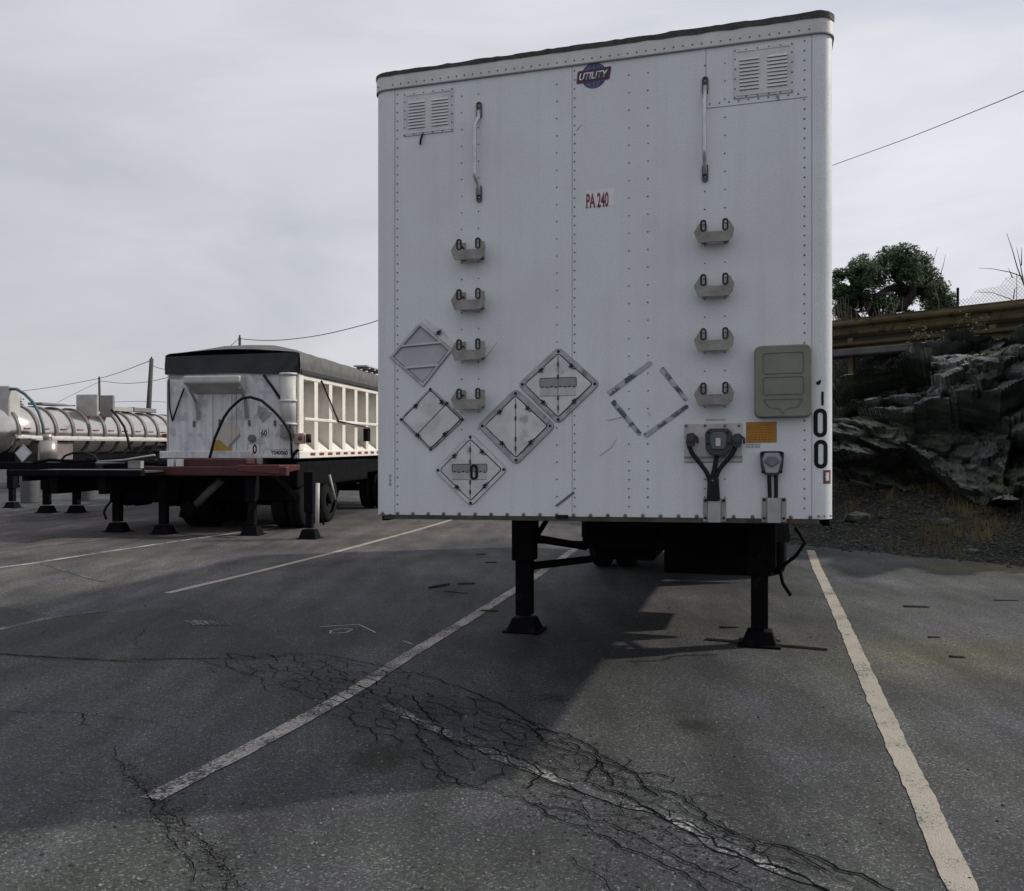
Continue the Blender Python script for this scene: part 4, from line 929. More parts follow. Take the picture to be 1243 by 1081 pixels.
o_ = MB(); o_.tube([(xc - .55, 3.6, zb - .14), (xc - .3, 3.4, zb - .3), (xc + .1, 3.4, zb - .36), (xc + .3, 3.5, zb - .2)], .015, 6); o_.build('air_hose', RUBB, T)
for px, lab in ((700, 'rear'),):
    pass

done = set()
def rack(o):
    for c in o.children:
        if c.type == 'MESH' and c.data.name not in done:
            done.add(c.data.name)
            for v in c.data.vertices:
                zz = v.co.z + c.location.z
                v.co.z += RACK * v.co.x * max(0, min(1, (zz - .35) / .5))
        rack(c)
rack(T)
# plank under the right foot, lies on the asphalt
a, b = G(858, 776), G(1005, 789); d = b - a
pk = MB(); pk.box(0, d.length, -.03, .03, 0.002, .022); po_ = pk.build('plank', WOOD, None, .003); po_.location = a; po_.rotation_euler = (0, 0, math.atan2(d.y, d.x)); tag(po_, 'long thin dark board lying under the right landing foot', 'board')

# ================================================================== DUMP TRAILER
TH2 = math.radians(7.6)
DR = at(362, 500, 16.5); DL_ = DR + Vector((-math.cos(TH2), math.sin(TH2), 0)) * 2.58; dc = (DR + DL_) / 2
D = Frame(dc.x, dc.y, TH2)
d_ = D.f
DT = empty('dump_trailer', 'white ribbed dump trailer on a red frame under a black tarp', 'trailer', D.M)
dxl, dxr = -1.29, 1.29
zB = d_(280, 555)[1]; zW = d_(280, 451)[1]; zRail = D.side(372, 455, dxr)[1]; DLEN = 9.5
o_ = MB(); o_.box(dxl, dxr, 0, .04, zB, zW + .1); fw = o_.build('front_wall', DUMPW, DT, .01)
o_ = MB()
for px in (258.5, 281.5, 287): x = d_(px, 500)[0]; o_.box(x - .006, x + .006, -.006, .001, zB + .02, zW - .1)
o_.build('seam', mat('dump_seam', (.34, .34, .36), .7), fw)
o_ = MB(); o_.box(dxl - .15, dxl + 1.7, -.05, 0, zB - .02, zB + .12); o_.box(dxl, dxr, -.03, .0, zB - .01, zB + .05); o_.build('front_sill', DUMPW, DT, .01)
# side wall, ribs, rails
for sx in (1, -1):
    xx = dxr * sx
    o_ = MB(); o_.box(min(xx - .34 * sx, xx - .30 * sx), max(xx - .34 * sx, xx - .30 * sx), 0.02, DLEN, zB, zRail); sw = o_.build('side_wall', DWALL, DT)
    o_ = MB(); o_.box(min(xx - .34 * sx, xx + .02 * sx), max(xx - .34 * sx, xx + .02 * sx), 0, DLEN, zRail - .10, zRail + .02); o_.build('top_rail', DUMPS, DT, .01)
    o_ = MB(); o_.box(min(xx - .12 * sx, xx + .03 * sx), max(xx - .12 * sx, xx + .03 * sx), 0, DLEN, zB - .02, zB + .12); br_ = o_.build('bottom_rail', DUMPS, DT, .01)
    # sloped kick plate over the rail between ribs
    o_ = MB(); o_.add([(xx + .02 * sx, 0, zB + .12), (xx + .02 * sx, DLEN, zB + .12), (xx - .298 * sx, DLEN, zB + .40), (xx - .298 * sx, 0, zB + .40)], [(0, 1, 2, 3)]); o_.build('kick_plate', DUMPS, DT)
    yy = .01; me = None; k = 0
    while yy < DLEN:
        if me is None:
            r_ = MB(); r_.box(min(xx - .30 * sx, xx + .008 * sx), max(xx - .30 * sx, xx + .008 * sx), 0.02, .06, zB + .12, zRail - .10); r_.box(min(xx + .008 * sx, xx + .014 * sx), max(xx + .008 * sx, xx + .014 * sx), -.04, .16, zB + .12, zRail - .10); ro = r_.build('rib', DUMPS, DT, .006); me = ro.data
        else:
            ro = link('rib', me, DT, .006)
        ro.location = (0, yy, 0); yy += .85; k += 1
    o_ = MB(); o_.box(min(xx - .02 * sx, xx + .03 * sx), max(xx - .02 * sx, xx + .03 * sx), .3, DLEN, zB + .70, zB + .76); o_.build('mid_rail', DUMPS, DT, .01)
    if sx == 1:
        for k in range(17):
            r_ = MB(); r_.box(xx + .03, xx + .033, .55 + k * .5, .55 + k * .5 + .27, zB + .03, zB + .085)
            if k == 0: me2 = r_.build('reflector', mat('reflector_red', (.20, .03, .025), .5), br_).data
            else: link('reflector', me2, br_).location = (0, k * .5, 0)
o_ = MB(); o_.box(dxl + .1, dxr - .1, .04, DLEN, zB, zB + .03); o_.build('floor_sheet', DUMPW, DT)
# corner column + red lamp box
x, z = d_(351, 490); o_ = MB(); o_.tube([(x, -.02, d_(351, 531)[1]), (x, -.02, d_(351, 455)[1])], .155, 20); col_ = o_.build('hoist_column', mat('column_paint', (.52, .51, .49), .5), DT)
o_ = MB()
for py in (454, 486.5, 514.5): zz = d_(351, py)[1]; o_.tube([(x, -.02, zz - .02), (x, -.02, zz + .02)], .175, 20)
o_.build('collar', DUMPW, col_)
o_ = MB(); o_.box(1.16, 1.32, -.02, .2, zB + .13, zRail); o_.build('corner_post', DUMPS, DT, .008)
x, z = d_(366, 532); o_ = MB(); o_.box(x - .10, x + .09, -.12, .0, z - .10, z + .10); lb = o_.build('lamp_box', mat('faded_box', (.42, .33, .29), .6), DT, .01)
o_ = MB(); o_.dome((x + .02, -.12, z), .045, .02, seg=12); o_.build('lens', RUSTR, lb); o_ = MB(); o_.tube([(x + .16, -.06, z - .08), (x + .16, -.06, z + .08)], .05, 10); o_.build('horn', RUBB, lb)
# tarp: front flap + side strips + domed top with bows
(tx0, tz1), (tx1, tz0) = d_(204, 433), d_(366, 452)
n = 40; rows = 8; o_ = MB(); vs = []
for j in range(rows + 1):
    for i in range(n + 1):
        u = i / n; x = dxl - .03 + u * (dxr - dxl + .06); zt_ = tz1 + .05 * u; zz = zt_ + (tz0 - zt_ - .02 * u - .03 * math.sin(u * 9) * .3) * j / rows
        fold = .02 * noise.noise(Vector((x * 5, zz * 2, 1))) + (.05 * math.sin((x - zz * .8) * 22) * max(0, (u - .8) / .2) * (j / rows)); vs.append((x, -.05 + fold, zz))
fs = [(j * (n + 1) + i, (j + 1) * (n + 1) + i, (j + 1) * (n + 1) + i + 1, j * (n + 1) + i + 1) for j in range(rows) for i in range(n)]
o_.add(vs, fs, True); tf = o_.build('tarp_flap', TARP, DT)
zs = tz1 + .05
o_ = MB(); vs = []; ny = 60; prof = [(1.34, zRail + .0), (1.345, zRail + .16), (1.33, zs - .03), (1.25, zs + .0), (.9, zs + .04), (.45, zs + .07), (0, zs + .08)]; prof = prof + [(-a, b) for a, b in prof[-2::-1]]
for j in range(ny + 1):
    y = -.03 + (DLEN + .03) * j / ny; dome_ = max(0, math.sin(min(max((y - .5) / 3.2, 0), 1) * PI)) * .0
    for (a, b) in prof:
        t = 1 - abs(a) / 1.34; zz = b + (.17 * max(0, min(1, (y + .03) / .7)) * min(1, t * 1.8) if t > .05 else 0)
        sag = -.05 * (y / DLEN) if t > .02 else 0
        vs.append((a + .012 * noise.noise(Vector((a * 3, y * 2.2, 2))), y, zz + .022 * noise.noise(Vector((a * 2, y * 2.6, 7))) + sag))
m_ = len(prof); fs = [(j * m_ + i, (j + 1) * m_ + i, (j + 1) * m_ + i + 1, j * m_ + i + 1) for j in range(ny) for i in range(m_ - 1)]
o_.add(vs, fs, True); o_.build('tarp', TARPG, DT)
o_ = MB(); o_.box(1.335, 1.36, 0, DLEN, zRail - .0, zRail + .07); o_.build('tarp_hem', TARP, DT)
# arched front bow of the tarp, seen above the flap
# rolled tarp housing shelf
(x0, z1), (x1, z0) = D.f(222, 455, -.35), D.f(296, 476, -.2)
o_ = MB(); o_.add([(x0 + .05, -.02, z1), (x1 - .04, -.02, z1), (x1, -.38, z1 - .02), (x0, -.38, z1 - .02), (x0 + .05, -.02, z0 - .02), (x1 - .04, -.02, z0 - .02), (x1, -.38, z1 - .15), (x0, -.38, z1 - .15)],
    [(0, 3, 2, 1), (3, 7, 6, 2), (7, 4, 5, 6), (0, 4, 7, 3), (1, 2, 6, 5), (0, 1, 5, 4)]); hd = o_.build('wind_hood', mat('hood_paint', (.50, .50, .48), .5), DT, .03, seg=2)
for pa_, pb_, pc_ in (((229, 470), (238, 488), (240.5, 509)), ((291, 470), (298, 486), (299.5, 508))):
    a, b, c = D.f(*pa_, -.3), D.f(*pb_, -.06), D.f(*pc_, -.03)
    o_ = MB(); o_.tube([(a[0], -.3, a[1]), (b[0], -.06, b[1]), (c[0], -.03, c[1])], .035, 4, smooth=False); o_.build('hood_bracket', mat('bracket_grey', (.28, .28, .29), .6), DT)
def dtube(pts, r, nm, m=RUBB, y=-.05, seg=6):
    P = [];
    for p in pts:
        yy = p[2] if len(p) > 2 else y; q = D.f(p[0], p[1], yy); P.append((q[0], yy, q[1]))
    o_ = MB(); o_.tube(P, r, seg); return o_.build(nm, m, DT)
dtube([(223.5, 471), (216.5, 490), (209.5, 510)], .016, 'rope'); dtube([(205, 460), (206, 495), (209.5, 511)], .014, 'rope'); dtube([(320, 455), (331, 470), (341, 485)], .025, 'rope')
arc = []
for k in range(21):
    t = k / 20
    pts_ = [(253, 562), (261, 530), (275, 500), (292, 484), (303, 481.5), (318, 486), (334, 500), (345, 513), (352, 524), (354, 535)]
    u = t * (len(pts_) - 1); i = min(int(u), len(pts_) - 2); a, b = pts_[i], pts_[i + 1]; q = (a[0] + (b[0] - a[0]) * (u - i), a[1] + (b[1] - a[1]) * (u - i)); arc.append((q[0], q[1], -.18 - .15 * math.sin(t * PI)))
dtube(arc, .026, 'hydraulic_hose', RUBB, seg=8); dtube([(352, 515, -.2), (353.5, 535, -.2), (354, 553, -.2)], .02, 'hydraulic_hose'); dtube([(354, 556, -.18), (359, 548, -.16), (362, 546, -.1)], .03, 'hook', DKST)
def dpoly(pts, m, nm, y=-.008, par=None):
    o_ = MB(); o_.prism([d_(*p) for p in pts], y, y + .007); return o_.build(nm, m, par or DT)
dpoly([(262, 534), (267, 534), (277, 543), (281, 541.5), (280, 552), (256, 552)], YEL, 'yellow_patch'); dpoly([(268, 512), (286, 512), (292, 524), (277, 543), (263, 533)], CREAM, 'cream_patch', -.005)
dpoly([(278, 543.5), (292, 529), (291, 526), (277, 541)], mat('crack_grey', (.25, .25, .26), .7), 'patch_tear', -.009)
dpoly([(314, 492), (324, 496), (316, 508), (312, 503)], mat('grey_smudge', (.33, .33, .35), .7), 'tape_piece'); dpoly([(322, 498), (331, 501), (319, 513), (315, 507)], mat('grey_smudge', (.33, .33, .35)), 'tape_piece')
dpoly([(315, 520), (326.5, 520), (326.5, 530), (315, 530)], WHITEV, 'number_plate'); dpoly([(300.5, 538), (316, 538), (316, 552), (300.5, 552)], WHITEV, 'number_plate'); dpoly([(320, 545), (353, 545), (353, 555), (320, 555)], WHITEV, 'number_plate')
for (a_, b_) in (((315, 520), (326.5, 530)), ((300.5, 538), (316, 552)), ((320, 545), (353, 555))):
    (x0, z1), (x1, z0) = d_(*a_), d_(*b_); o_ = MB(); o_.ring([(x0, z0), (x1, z0), (x1, z1), (x0, z1)], [(x0 + .012, z0 + .012), (x1 - .012, z0 + .012), (x1 - .012, z1 - .012), (x0 + .012, z1 - .012)], -.0095, -.002); o_.build('plate_rim', mat('plate_rim_grey', (.40, .40, .41), .6), DT)
def dtext(s, p0, p1):
    (x0, z1), (x1, z0) = d_(*p0), d_(*p1); text_part(s, x0, x1, z0, z1, -.010, BLACKV, DT, depth=.002)
dtext('60', (317, 521.5), (324.5, 529)); dtext('0', (307, 539), (312, 550.5)); dtext('T040060', (329, 546.5), (349.5, 552))
x, z = d_(306.5, 532); o_ = MB(); o_.tube([(x, -.05, z), (x, 0, z)], .075, 16); o_.tube([(x, -.07, z), (x, -.05, z)], .04, 12); o_.build('filler_cap', mat('cap_grey', (.16, .16, .17), .6), DT, .004)
for px, py in ((236, 514), (267, 512), (334, 513), (303, 513)): x, z = d_(px, py); o_ = MB(); o_.box(x - .02, x + .02, -.03, 0, z - .06, z + .05); o_.build('latch', mat('latch_grey', (.12, .12, .13), .6), DT, .005)
# chain along the side
y0, z0_ = D.side(388, 462, dxr); y1, z1_ = D.side(408, 511, dxr); o_ = MB(); o_.tube([(dxr + .04, y0, z0_), (dxr + .05, y1, z1_)], .018, 5); o_.tube([(dxr + .05, y1, z1_), (dxr + .05, y1 + 2.2, z1_ - .1)], .015, 5); o_.build('rope', RUBB, DT)
y0, z0_ = D.side(442, 525, dxr); o_ = MB(); o_.box(dxr + .01, dxr + .12, y0 - .1, y0 + .1, z0_ - .2, z0_ + .1); o_.build('chute_handle', DKST, DT)
# ribs (open-top rolled tarp bows) at far end of the tarp
o_ = MB()
y0, z0_ = D.side(428, 440, .9)
for k in range(14): o_.box(1.0, 1.3, y0 + k * .45, y0 + k * .45 + .12, zs + .08, zs + .12)
o_.box(.98, 1.32, y0 - .2, y0 + 6, zs + .12, zs + .15); o_.build('tarp_bow', mat('bow_white', (.5, .5, .5), .5), DT)
# red frame
o_ = MB(); a = D.f(172, 565, -.9); b = D.f(357, 581, -.9)
o_ = MB(); xa0, xb0 = a[0], b[0]
zc0 = D.f(260, 566, -.9)[1]; zc1 = D.f(260, 580, -.9)[1]
o_.box(xa0 + .02, xb0 - .12, -.95, -.80, zc1 + .04, zc0); bz = o_.build('front_bolster', REDST, DT, .02, seg=2)
(x0, z1), (x1, z0) = D.f(208, 556, -.8), D.f(300, 574, -.8); o_ = MB(); o_.box(x0, x1, -.8, .4, z0 - .03, z1); o_.box(x0 + .1, x0 + .3, .4, DLEN, zB - .4, zB - .03); o_.box(x1 - .3, x1 - .1, .4, DLEN, zB - .4, zB - .03); o_.build('frame', REDST, DT, .02)
(x0, z1), (x1, z0) = D.f(290, 564, -.9), D.f(357, 572, -.9); o_ = MB(); o_.add([(x0, -.97, z0), (x1 - .25, -.97, z0 - .05), (x1 - .25, -.97, z1), (x0, -.97, z1), (x0, -.78, z0), (x1, -.6, z0 + .02), (x1, -.6, z1), (x0, -.78, z1)], [(0, 1, 2, 3), (1, 5, 6, 2), (3, 2, 6, 7), (0, 4, 5, 1), (4, 7, 6, 5)]); o_.build('bolster_wing', mat('red_wing', (.10, .018, .020), .5), DT, .01)
o_ = MB(); q = D.f(212, 559, -.82); o_.box(q[0] - .1, q[0] + .02, -.9, -.82, q[1] - .12, q[1] + .03); o_.box(q[0] + .06, q[0] + .18, -.9, -.82, q[1] - .10, q[1] + .03); o_.build('light_box', WHITEV, DT, .005)
o_ = MB(); q = D.f(314, 559, -.3); o_.box(q[0] - .08, q[0] + .08, -.4, -.3, q[1] - .06, q[1] + .06); o_.build('junction_box', GREYBX, DT, .005)
# white diagonal pipe below
dtube([(269, 582, -.4), (252, 598, -.4), (238, 613, -.4)], .07, 'exhaust_pipe', mat('dull_pipe', (.13, .12, .13), .6, .2), seg=10); dtube([(238, 613, -.4), (228, 621, -.4), (226, 628, -.4)], .14, 'pipe_elbow', DKST, seg=10)
# legs
for px in (199, 306):
    y = -.75; x = D.f(px, 620, y)[0]; landing_leg(DT, x, y, zB - .1, .32, .19, BLKST, .6, None, .16)
x = D.f(381, 620, -1.0)[0]; landing_leg(DT, x, -1.2, 1.15, .30, .16, BLKST, .45, 'support leg beside a white rod', .16)
q0 = D.f(387, 586, -1.3); q1 = D.f(386, 640, -1.3); o_ = MB(); o_.tube([(q0[0], -1.35, q0[1]), (q1[0], -1.35, q1[1])], .035, 8); o_.build('support_rod', mat('rod_white', (.55, .53, .5), .5), DT)
q0 = D.f(388, 618, -1.3); q1 = D.f(393, 637, -1.3); o_ = MB(); o_.tube([(q0[0], -1.3, q0[1]), (q1[0], -1.3, q1[1])], .02, 8); o_.build('support_rod', DKST, DT)
o_ = MB(); q0 = D.f(400, 576, .5); q1 = D.f(407, 606, .5); o_.tube([(q0[0], .5, q0[1]), (q1[0], .5, q1[1])], .022, 6); o_.build('brace', GREYBX, DT)
o_ = MB(); q0 = D.f(330, 575, -.2); q1 = D.f(378, 600, -.2); o_.tube([(q0[0], -.2, q0[1]), (q1[0], -.9, q1[1])], .06, 4, smooth=False); o_.build('brace', BLKST, DT)
o_ = MB(); o_.box(-1.1, 1.15, .2, 1.4, .55, zB - .1); o_.box(-.6, .6, 1.4, 7, .65, zB - .1); o_.build('under_box', DKST, DT, .02)
o_ = MB(); o_.box(.9, 1.24, .1, 4.6, .80, 1.3); o_.box(.85, 1.2, 4.6, 9.2, .95, 1.3); o_.build('dark_side_skirt', DKST, DT, .05, seg=2)  # skirt added under the side, shade below the body put into its colour
for y in (.75, 2.0, 6.3, 7.6):
    for sx in (-1, 1): wheel(DT, sx * 1.08, y, .5, .28, sx)
    for sx in (-1, 1): wheel(DT, sx * .76, y, .5, .28, -sx)
o_ = MB()
for y in (.75, 2.0, 6.3, 7.6): o_.tube([(-1.1, y, .5), (1.1, y, .5)], .07, 10)
o_.build('axle', DKST, DT)

# ================================================================== BLACK CHASSIS TRAILERS
def chassis(name, pR, Zr, wid, th, legs_px, label, cyl=True, length=9, front_h=.11):
    R_ = at(pR[0], pR[1], Zr); c = R_ + Vector((-math.cos(th), math.sin(th), 0)) * wid / 2
    C = Frame(c.x, c.y, th); E = empty(name, label, 'trailer', C.M); h = R_.z
    o_ = MB(); o_.box(-wid / 2, wid / 2, 0, .14, h - front_h, h); o_.build('front_bolster', BLKST, E, .015)
    o_ = MB(); o_.box(-wid / 2 + .03, wid / 2 - .03, .14, 1.3, h - .05, h - .02); o_.build('deck_plate', mat('deck_steel', (.06, .06, .065), .5, .3, .2, 6), E)
    for sx in (-.45, .45):
        o_ = MB(); o_.box(sx - .07, sx + .07, .14, length, h - .42, h - .06); o_.build('beam', BLKST, E, .01)
    k = 0; me = None
    while 1.6 + k * .9 < length:
        if me is None:
            o_ = MB(); o_.box(-wid / 2 + .05, wid / 2 - .05, 0, .1, h - .2, h - .05); o2 = o_.build('cross_beam', BLKST, E); me = o2.data
        else: o2 = link('cross_beam', me, E)
        o2.location = (0, 1.6 + k * .9, 0); k += 1
    for px, y in legs_px:
        x = C.f(px, 620, y)[0]; landing_leg(E, x, y, h - .1, .32, .2, BLKST, .55, None, .17)
    for y in (length - 2.4, length - 1.1):
        for sx in (-1, 1): wheel(E, sx * 1.0, y, .5, .45, sx)
    return C, E
C1, E1 = chassis('container_chassis', (171, 570.5), 15.0, 2.5, TH2, ((143, 1.3),), 'black flat trailer frame in front of the red one, with coiled hose', length=10.5)
def ctube(C, E, pts, r, nm, m=RUBB, seg=6):
    P = [(C.f(px, py, y)[0], y, C.f(px, py, y)[1]) for px, py, y in pts]; o_ = MB(); o_.tube(P, r, seg); return o_.build(nm, m, E)
ctube(C1, E1, [(73, 560, .3), (79, 553, .35), (90, 549, .4), (103, 549, .4), (114, 553, .35), (120, 560, .3)], .022, 'air_hose')
ctube(C1, E1, [(40, 562, .3), (60, 558, .4), (90, 560, .4), (120, 559, .4), (150, 556, .4), (185, 553, .5)], .03, 'air_hose', DKST)
ctube(C1, E1, [(135, 608, 1.5), (129, 615, 1.5), (126, 622, 1.5), (129, 630, 1.5)], .022, 'air_hose')
ctube(C1, E1, [(118, 560, .2), (150, 558, .2), (188, 552, .2)], .018, 'handle_bar', mat('pale_bar', (.35, .35, .36), .5))
o_ = MB(); x = C1.f(170, 565, .5)[0]; q = C1.f(163, 564, .5); o_.box(q[0] - .12, q[0] + .12, .5, .6, q[1] - .06, q[1] + .07); o_.build('plate', GREYBX, E1)
o_ = MB(); qa = C1.f(150, 580, 2.2); o_.box(C1.f(148, 600, 2.2)[0], C1.f(226, 600, 2.2)[0], 1.95, 3.6, .50, 1.1); o_.build('under_box', DKST, E1, .05, seg=2)
for px in (160, 172, 213, 222): q = C1.f(px, 626, 2.3); o_ = MB(); o_.tube([(q[0], 2.1, .50), (q[0], 2.6, .50)], .13 if px in (175, 215) else .08, 12); o_.build('air_tank', DKST, E1)
C2, E2 = chassis('container_chassis', (112, 561), 19.2, 2.5, TH2, ((57, 1.6), (93, 1.7)), 'second black trailer frame farther back, half hidden at the left', length=8.5, front_h=.16)
q = C2.f(15, 610, 3)[0]; landing_leg(E2, q, 3, 1, .3, .18, BLKST, .5, None, .15)
tag(E1, group='black trailer frames'); tag(E2, group='black trailer frames')
for px, pb, lab in ((36, 610, 'left of two dull grey drums standing under the tank trailer'), (105, 607, 'right of two dull grey drums standing under the tank trailer')):
    p = G(px, pb); o_ = MB(); w = 11 / F * p.y
    o_.tube([(0, 0, 0), (0, 0, .02), (0, 0, .8), (0, 0, .86)], [w * .86, w * .9, w, w * 1.04], 20); o = o_.build('drum', mat('drum_grey', (.13, .13, .135), .6), None, .01); o.location = p; tag(o, lab, 'drum', 'grey drums under the tank trailer')

# ================================================================== TANK TRAILER
TR_ = at(21, 522, 31.0); RAD = .95; tcx = TR_ + Vector((-math.cos(TH2), math.sin(TH2), 0)) * RAD
K = Frame(tcx.x, tcx.y, TH2); KE = empty('tank_trailer', 'long polished silver tank trailer with dark bands at the left', 'trailer', K.M)
zc = 3.05 - RAD; TL_ = 13.5
n = 48; prof = [(-.42, 0.0), (-.40, .25), (-.34, .5), (-.22, .75), (-.08, .92), (0, 1)] + [(TL_ * k / 12, 1) for k in range(1, 13)] + [(TL_ + .1, .92), (TL_ + .25, .7), (TL_ + .4, 0)]
o_ = MB(); vs = []; m_ = len(prof)
for (y, r) in prof:
    for k in range(n): a = 2 * PI * k / n; vs.append((RAD * r * math.cos(a), y, zc + RAD * r * math.sin(a)))
fs = [(j * n + k, j * n + (k + 1) % n, (j + 1) * n + (k + 1) % n, (j + 1) * n + k) for j in range(m_ - 1) for k in range(n)]
o_.add(vs, fs, True); o_.build('tank', CHROME, KE)
def hoop(y, w=.15, r=RAD + .04):
    o_ = MB(); vs = []
    for (yy, rr) in ((y, RAD - .01), (y, r), (y + w, r), (y + w, RAD - .01)):
        for k in range(n): a = 2 * PI * k / n; vs.append((rr * math.cos(a), yy, zc + rr * math.sin(a)))
    fs = [(j * n + k, j * n + (k + 1) % n, (j + 1) * n + (k + 1) % n, (j + 1) * n + k) for j in range(3) for k in range(n)]
    o_.add(vs, fs, True); return o_.build('band', CHROM2, KE)
h0 = hoop(.0)
for k in range(1, 14): link('band', h0.data, KE).location = (0, k * 1.03, 0)
o_ = MB(); o_.box(RAD + .0, RAD + .12, -.1, TL_, K.side(60, 531, RAD)[1] - .05, K.side(60, 531, RAD)[1] + .06); o_.build('side_rail', mat('rail_white', (.66, .64, .62), .4, .3), KE, .02)
o_ = MB(); o_.box(RAD + .0, RAD + .28, 0.6, TL_, 1.78, 1.84); o_.build('fender', mat('rail_white2', (.50, .48, .46), .4, .4), KE, .01)
me = None
for k in range(13):
    if me is None:
        o_ = MB(); o_.box(RAD - .01, RAD + .045, .35, .65, zc + .08, zc + .13); o2 = o_.build('reflector', RUSTR, KE); me = o2.data
    else: o2 = link('reflector', me, KE)
    o2.location = (0, k * 1.03, 0)
o_ = MB(); o_.box(RAD - .05, RAD + .2, 10.0, 10.3, 1.6, 2.15); o_.build('marker_post', RUSTR, KE)
def topbox(p0, p1, x, m, nm, dy=None):
    y0, z1 = K.side(p0[0], p0[1], x); y1, z0 = K.side(p1[0], p1[1], x); o_ = MB(); o_.box(x - .6, x, y0, y1, max(z0, zc + RAD * .8), z1); return o_.build(nm, m, KE, .02)
topbox((51, 488), (81, 493), .25, mat('dark_dam', (.17, .17, .17), .6), 'spill_dam'); topbox((81, 490.5), (92, 493), .2, GREYBX, 'spill_dam')
topbox((138, 493), (162, 500), .25, GREYBX, 'spill_dam'); topbox((163, 494), (190, 501), .25, mat('dark_dam', (.17, .17, .17)), 'spill_dam')
qa, qb = K.f(92, 478.5, 4.5), K.f(118, 500, 4.5); o_ = MB(); o_.box(qa[0], qb[0], 4.5, 4.62, zc + RAD * .7, qa[1]); o_.build('ladder_box', mat('pale_box', (.40, .39, .37), .6), KE, .03)
qa, qb = K.f(121, 479.5, 5.6), K.f(137, 495, 5.6); o_ = MB(); o_.box(qa[0], qb[0], 5.6, 5.75, zc + RAD * .7, qa[1]); o_.build('valve_box', mat('mid_box', (.22, .22, .21), .6), KE, .02)
qa, qb = K.f(-14, 468, -.1), K.f(11, 497, -.1); o_ = MB(); o_.box(qa[0], qb[0], -.1, .5, zc + RAD * .5, qa[1]); o_.build('splash_box', mat('white_box', (.45, .44, .43), .5), KE, .03)
ctube(K, KE, [(12, 472, -.05), (20, 472, 0), (30, 478, 0), (40, 488, .0), (47, 500, .0), (52, 515, .0), (54, 532, .0)], .055, 'green_hose', GREENH, 8)
ctube(K, KE, [(135, 497, 4.5), (143, 506, 4.5), (151, 518, 4.5), (155, 532, 4.5), (158, 545, 4.5)], .05, 'hose', RUBB, 8)
o_ = MB(); q = K.f(60, 530, 0); o_.tube([(q[0], -.1, q[1] - .12), (q[0], -.1, q[1] + .1)], .14, 12); o_.tube([(q[0], -.05, q[1] - .9), (q[0], -.05, q[1] - .12)], .28, 16); o_.build('valve_tube', mat('tube_steel', (.40, .37, .34), .35, .7), KE)
c = [K.f(28.5, 539, -.2), K.f(39, 549.5, -.2), K.f(27.5, 561, -.2), K.f(18.5, 549.5, -.2)]; o_ = MB(); o_.prism(c, -.22, -.2); dm = o_.build('placard', PLAC, KE, label='small white diamond placard'); o_ = MB(); o_.ring(c, shrink(c, .03), -.23, -.22); o_.build('rim', GALV, dm)
o_ = MB(); o_.box(-.9, .95, -.1, 2.4, 1.0, 1.35); o_.box(-.5, .5, 2.4, TL_, .95, 1.3); o_.build('sub_frame', DKST, KE)
o_ = MB(); o_.box(.55, 1.05, 1.0, 3.0, 1.05, 1.75); o_.build('cabinet', mat('cabinet_steel', (.22, .19, .18), .5, .4), KE, .03)
for y in (10.5, 11.8):
    for sx in (-1, 1): wheel(KE, sx * 1.0, y, .5, .5, sx)
for px in (20, 110): landing_leg(KE, K.f(px, 600, 3.0)[0], 3.0, 1.1, .3, .2, BLKST, .5)
# blob of tree behind the tank and far poles -------------------------------------------------
def pole(px0, py_top, pxb, Z, h_extra, r, label, arm=False):
    top = at(px0, py_top, Z); base = at(pxb, 540, Z); base.z = 0; base.x = base.x + (base.x - top.x) * .3
    o_ = MB(); o_.tube([base, (base + top) / 2, top], [r * 1.25, r * 1.1, r * .85], 8)
    E = bpy.data.objects.new('utility_pole', None); COL.objects.link(E); E.location = (base.x, base.y, 0); tag(E, label, 'pole', 'utility poles on the skyline')
    p = o_.build('shaft', POLEM, E); p.location = -Vector((base.x, base.y, 0))
    i_ = MB(); i_.tube([top - Vector((0, 0, .02)), top + Vector((0, 0, .14))], .05, 6); i2 = i_.build('insulator', WIREM, E); i2.location = -Vector((base.x, base.y, 0))
    return top
t1 = pole(184, 435, 178, 62, 0, .17, 'leaning wooden pole left of the dump trailer'); t2 = pole(120.5, 458, 121.5, 90, 0, .13, 'thin far pole above the tank trailer'); t3 = pole(291, 409, 291.5, 55, 0, .10, 'thin pole rising behind the tarp of the dump trailer')
def wire(pts, Zs, label, r=.02):
    P = [at(px, py, Z) for (px, py), Z in zip(pts, Zs)]; path = []
    n = len(P)
    for i in range(n - 1):
        p0, p1, p2, p3 = P[max(i - 1, 0)], P[i], P[i + 1], P[min(i + 2, n - 1)]
        for k in range(8):
            t = k / 8; path.append(.5 * ((2 * p1) + (p2 - p0) * t + (2 * p0 - 5 * p1 + 4 * p2 - p3) * t * t + (3 * p1 - p0 - 3 * p2 + p3) * t ** 3))
    path.append(P[-1]); o_ = MB(); o_.tube(path, r, 4); tag(o_.build('overhead_wire', WIREM), label, 'wire')
wire([(-60, 480), (30, 474), (120, 459), (184, 437)], [100, 95, 90, 62], 'overhead wire from the left rising to the leaning pole', .028)
wire([(184, 443), (200, 448), (240, 450), (291, 410)], [62, 60, 58, 55], 'overhead wire from leaning pole down behind dump trailer', .02)
wire([(121, 462), (150, 465), (180, 463), (215, 455)], [90, 85, 75, 66], 'slack wire between the two left poles', .024)
wire([(121, 463), (100, 473), (70, 488)], [90, 88, 86], 'guy wire falling left from the thin far pole', .02)
wire([(291, 411), (330, 413), (380, 408), (430, 397), (470, 384), (560, 340)], [55, 52, 50, 47, 44, 36], 'overhead wire sagging from pole behind the dump trailer to box trailer', .022)
wire([(130, 488), (180, 487), (240, 490)], [80, 80, 80], 'faint low wire over the tank trailer', .018)
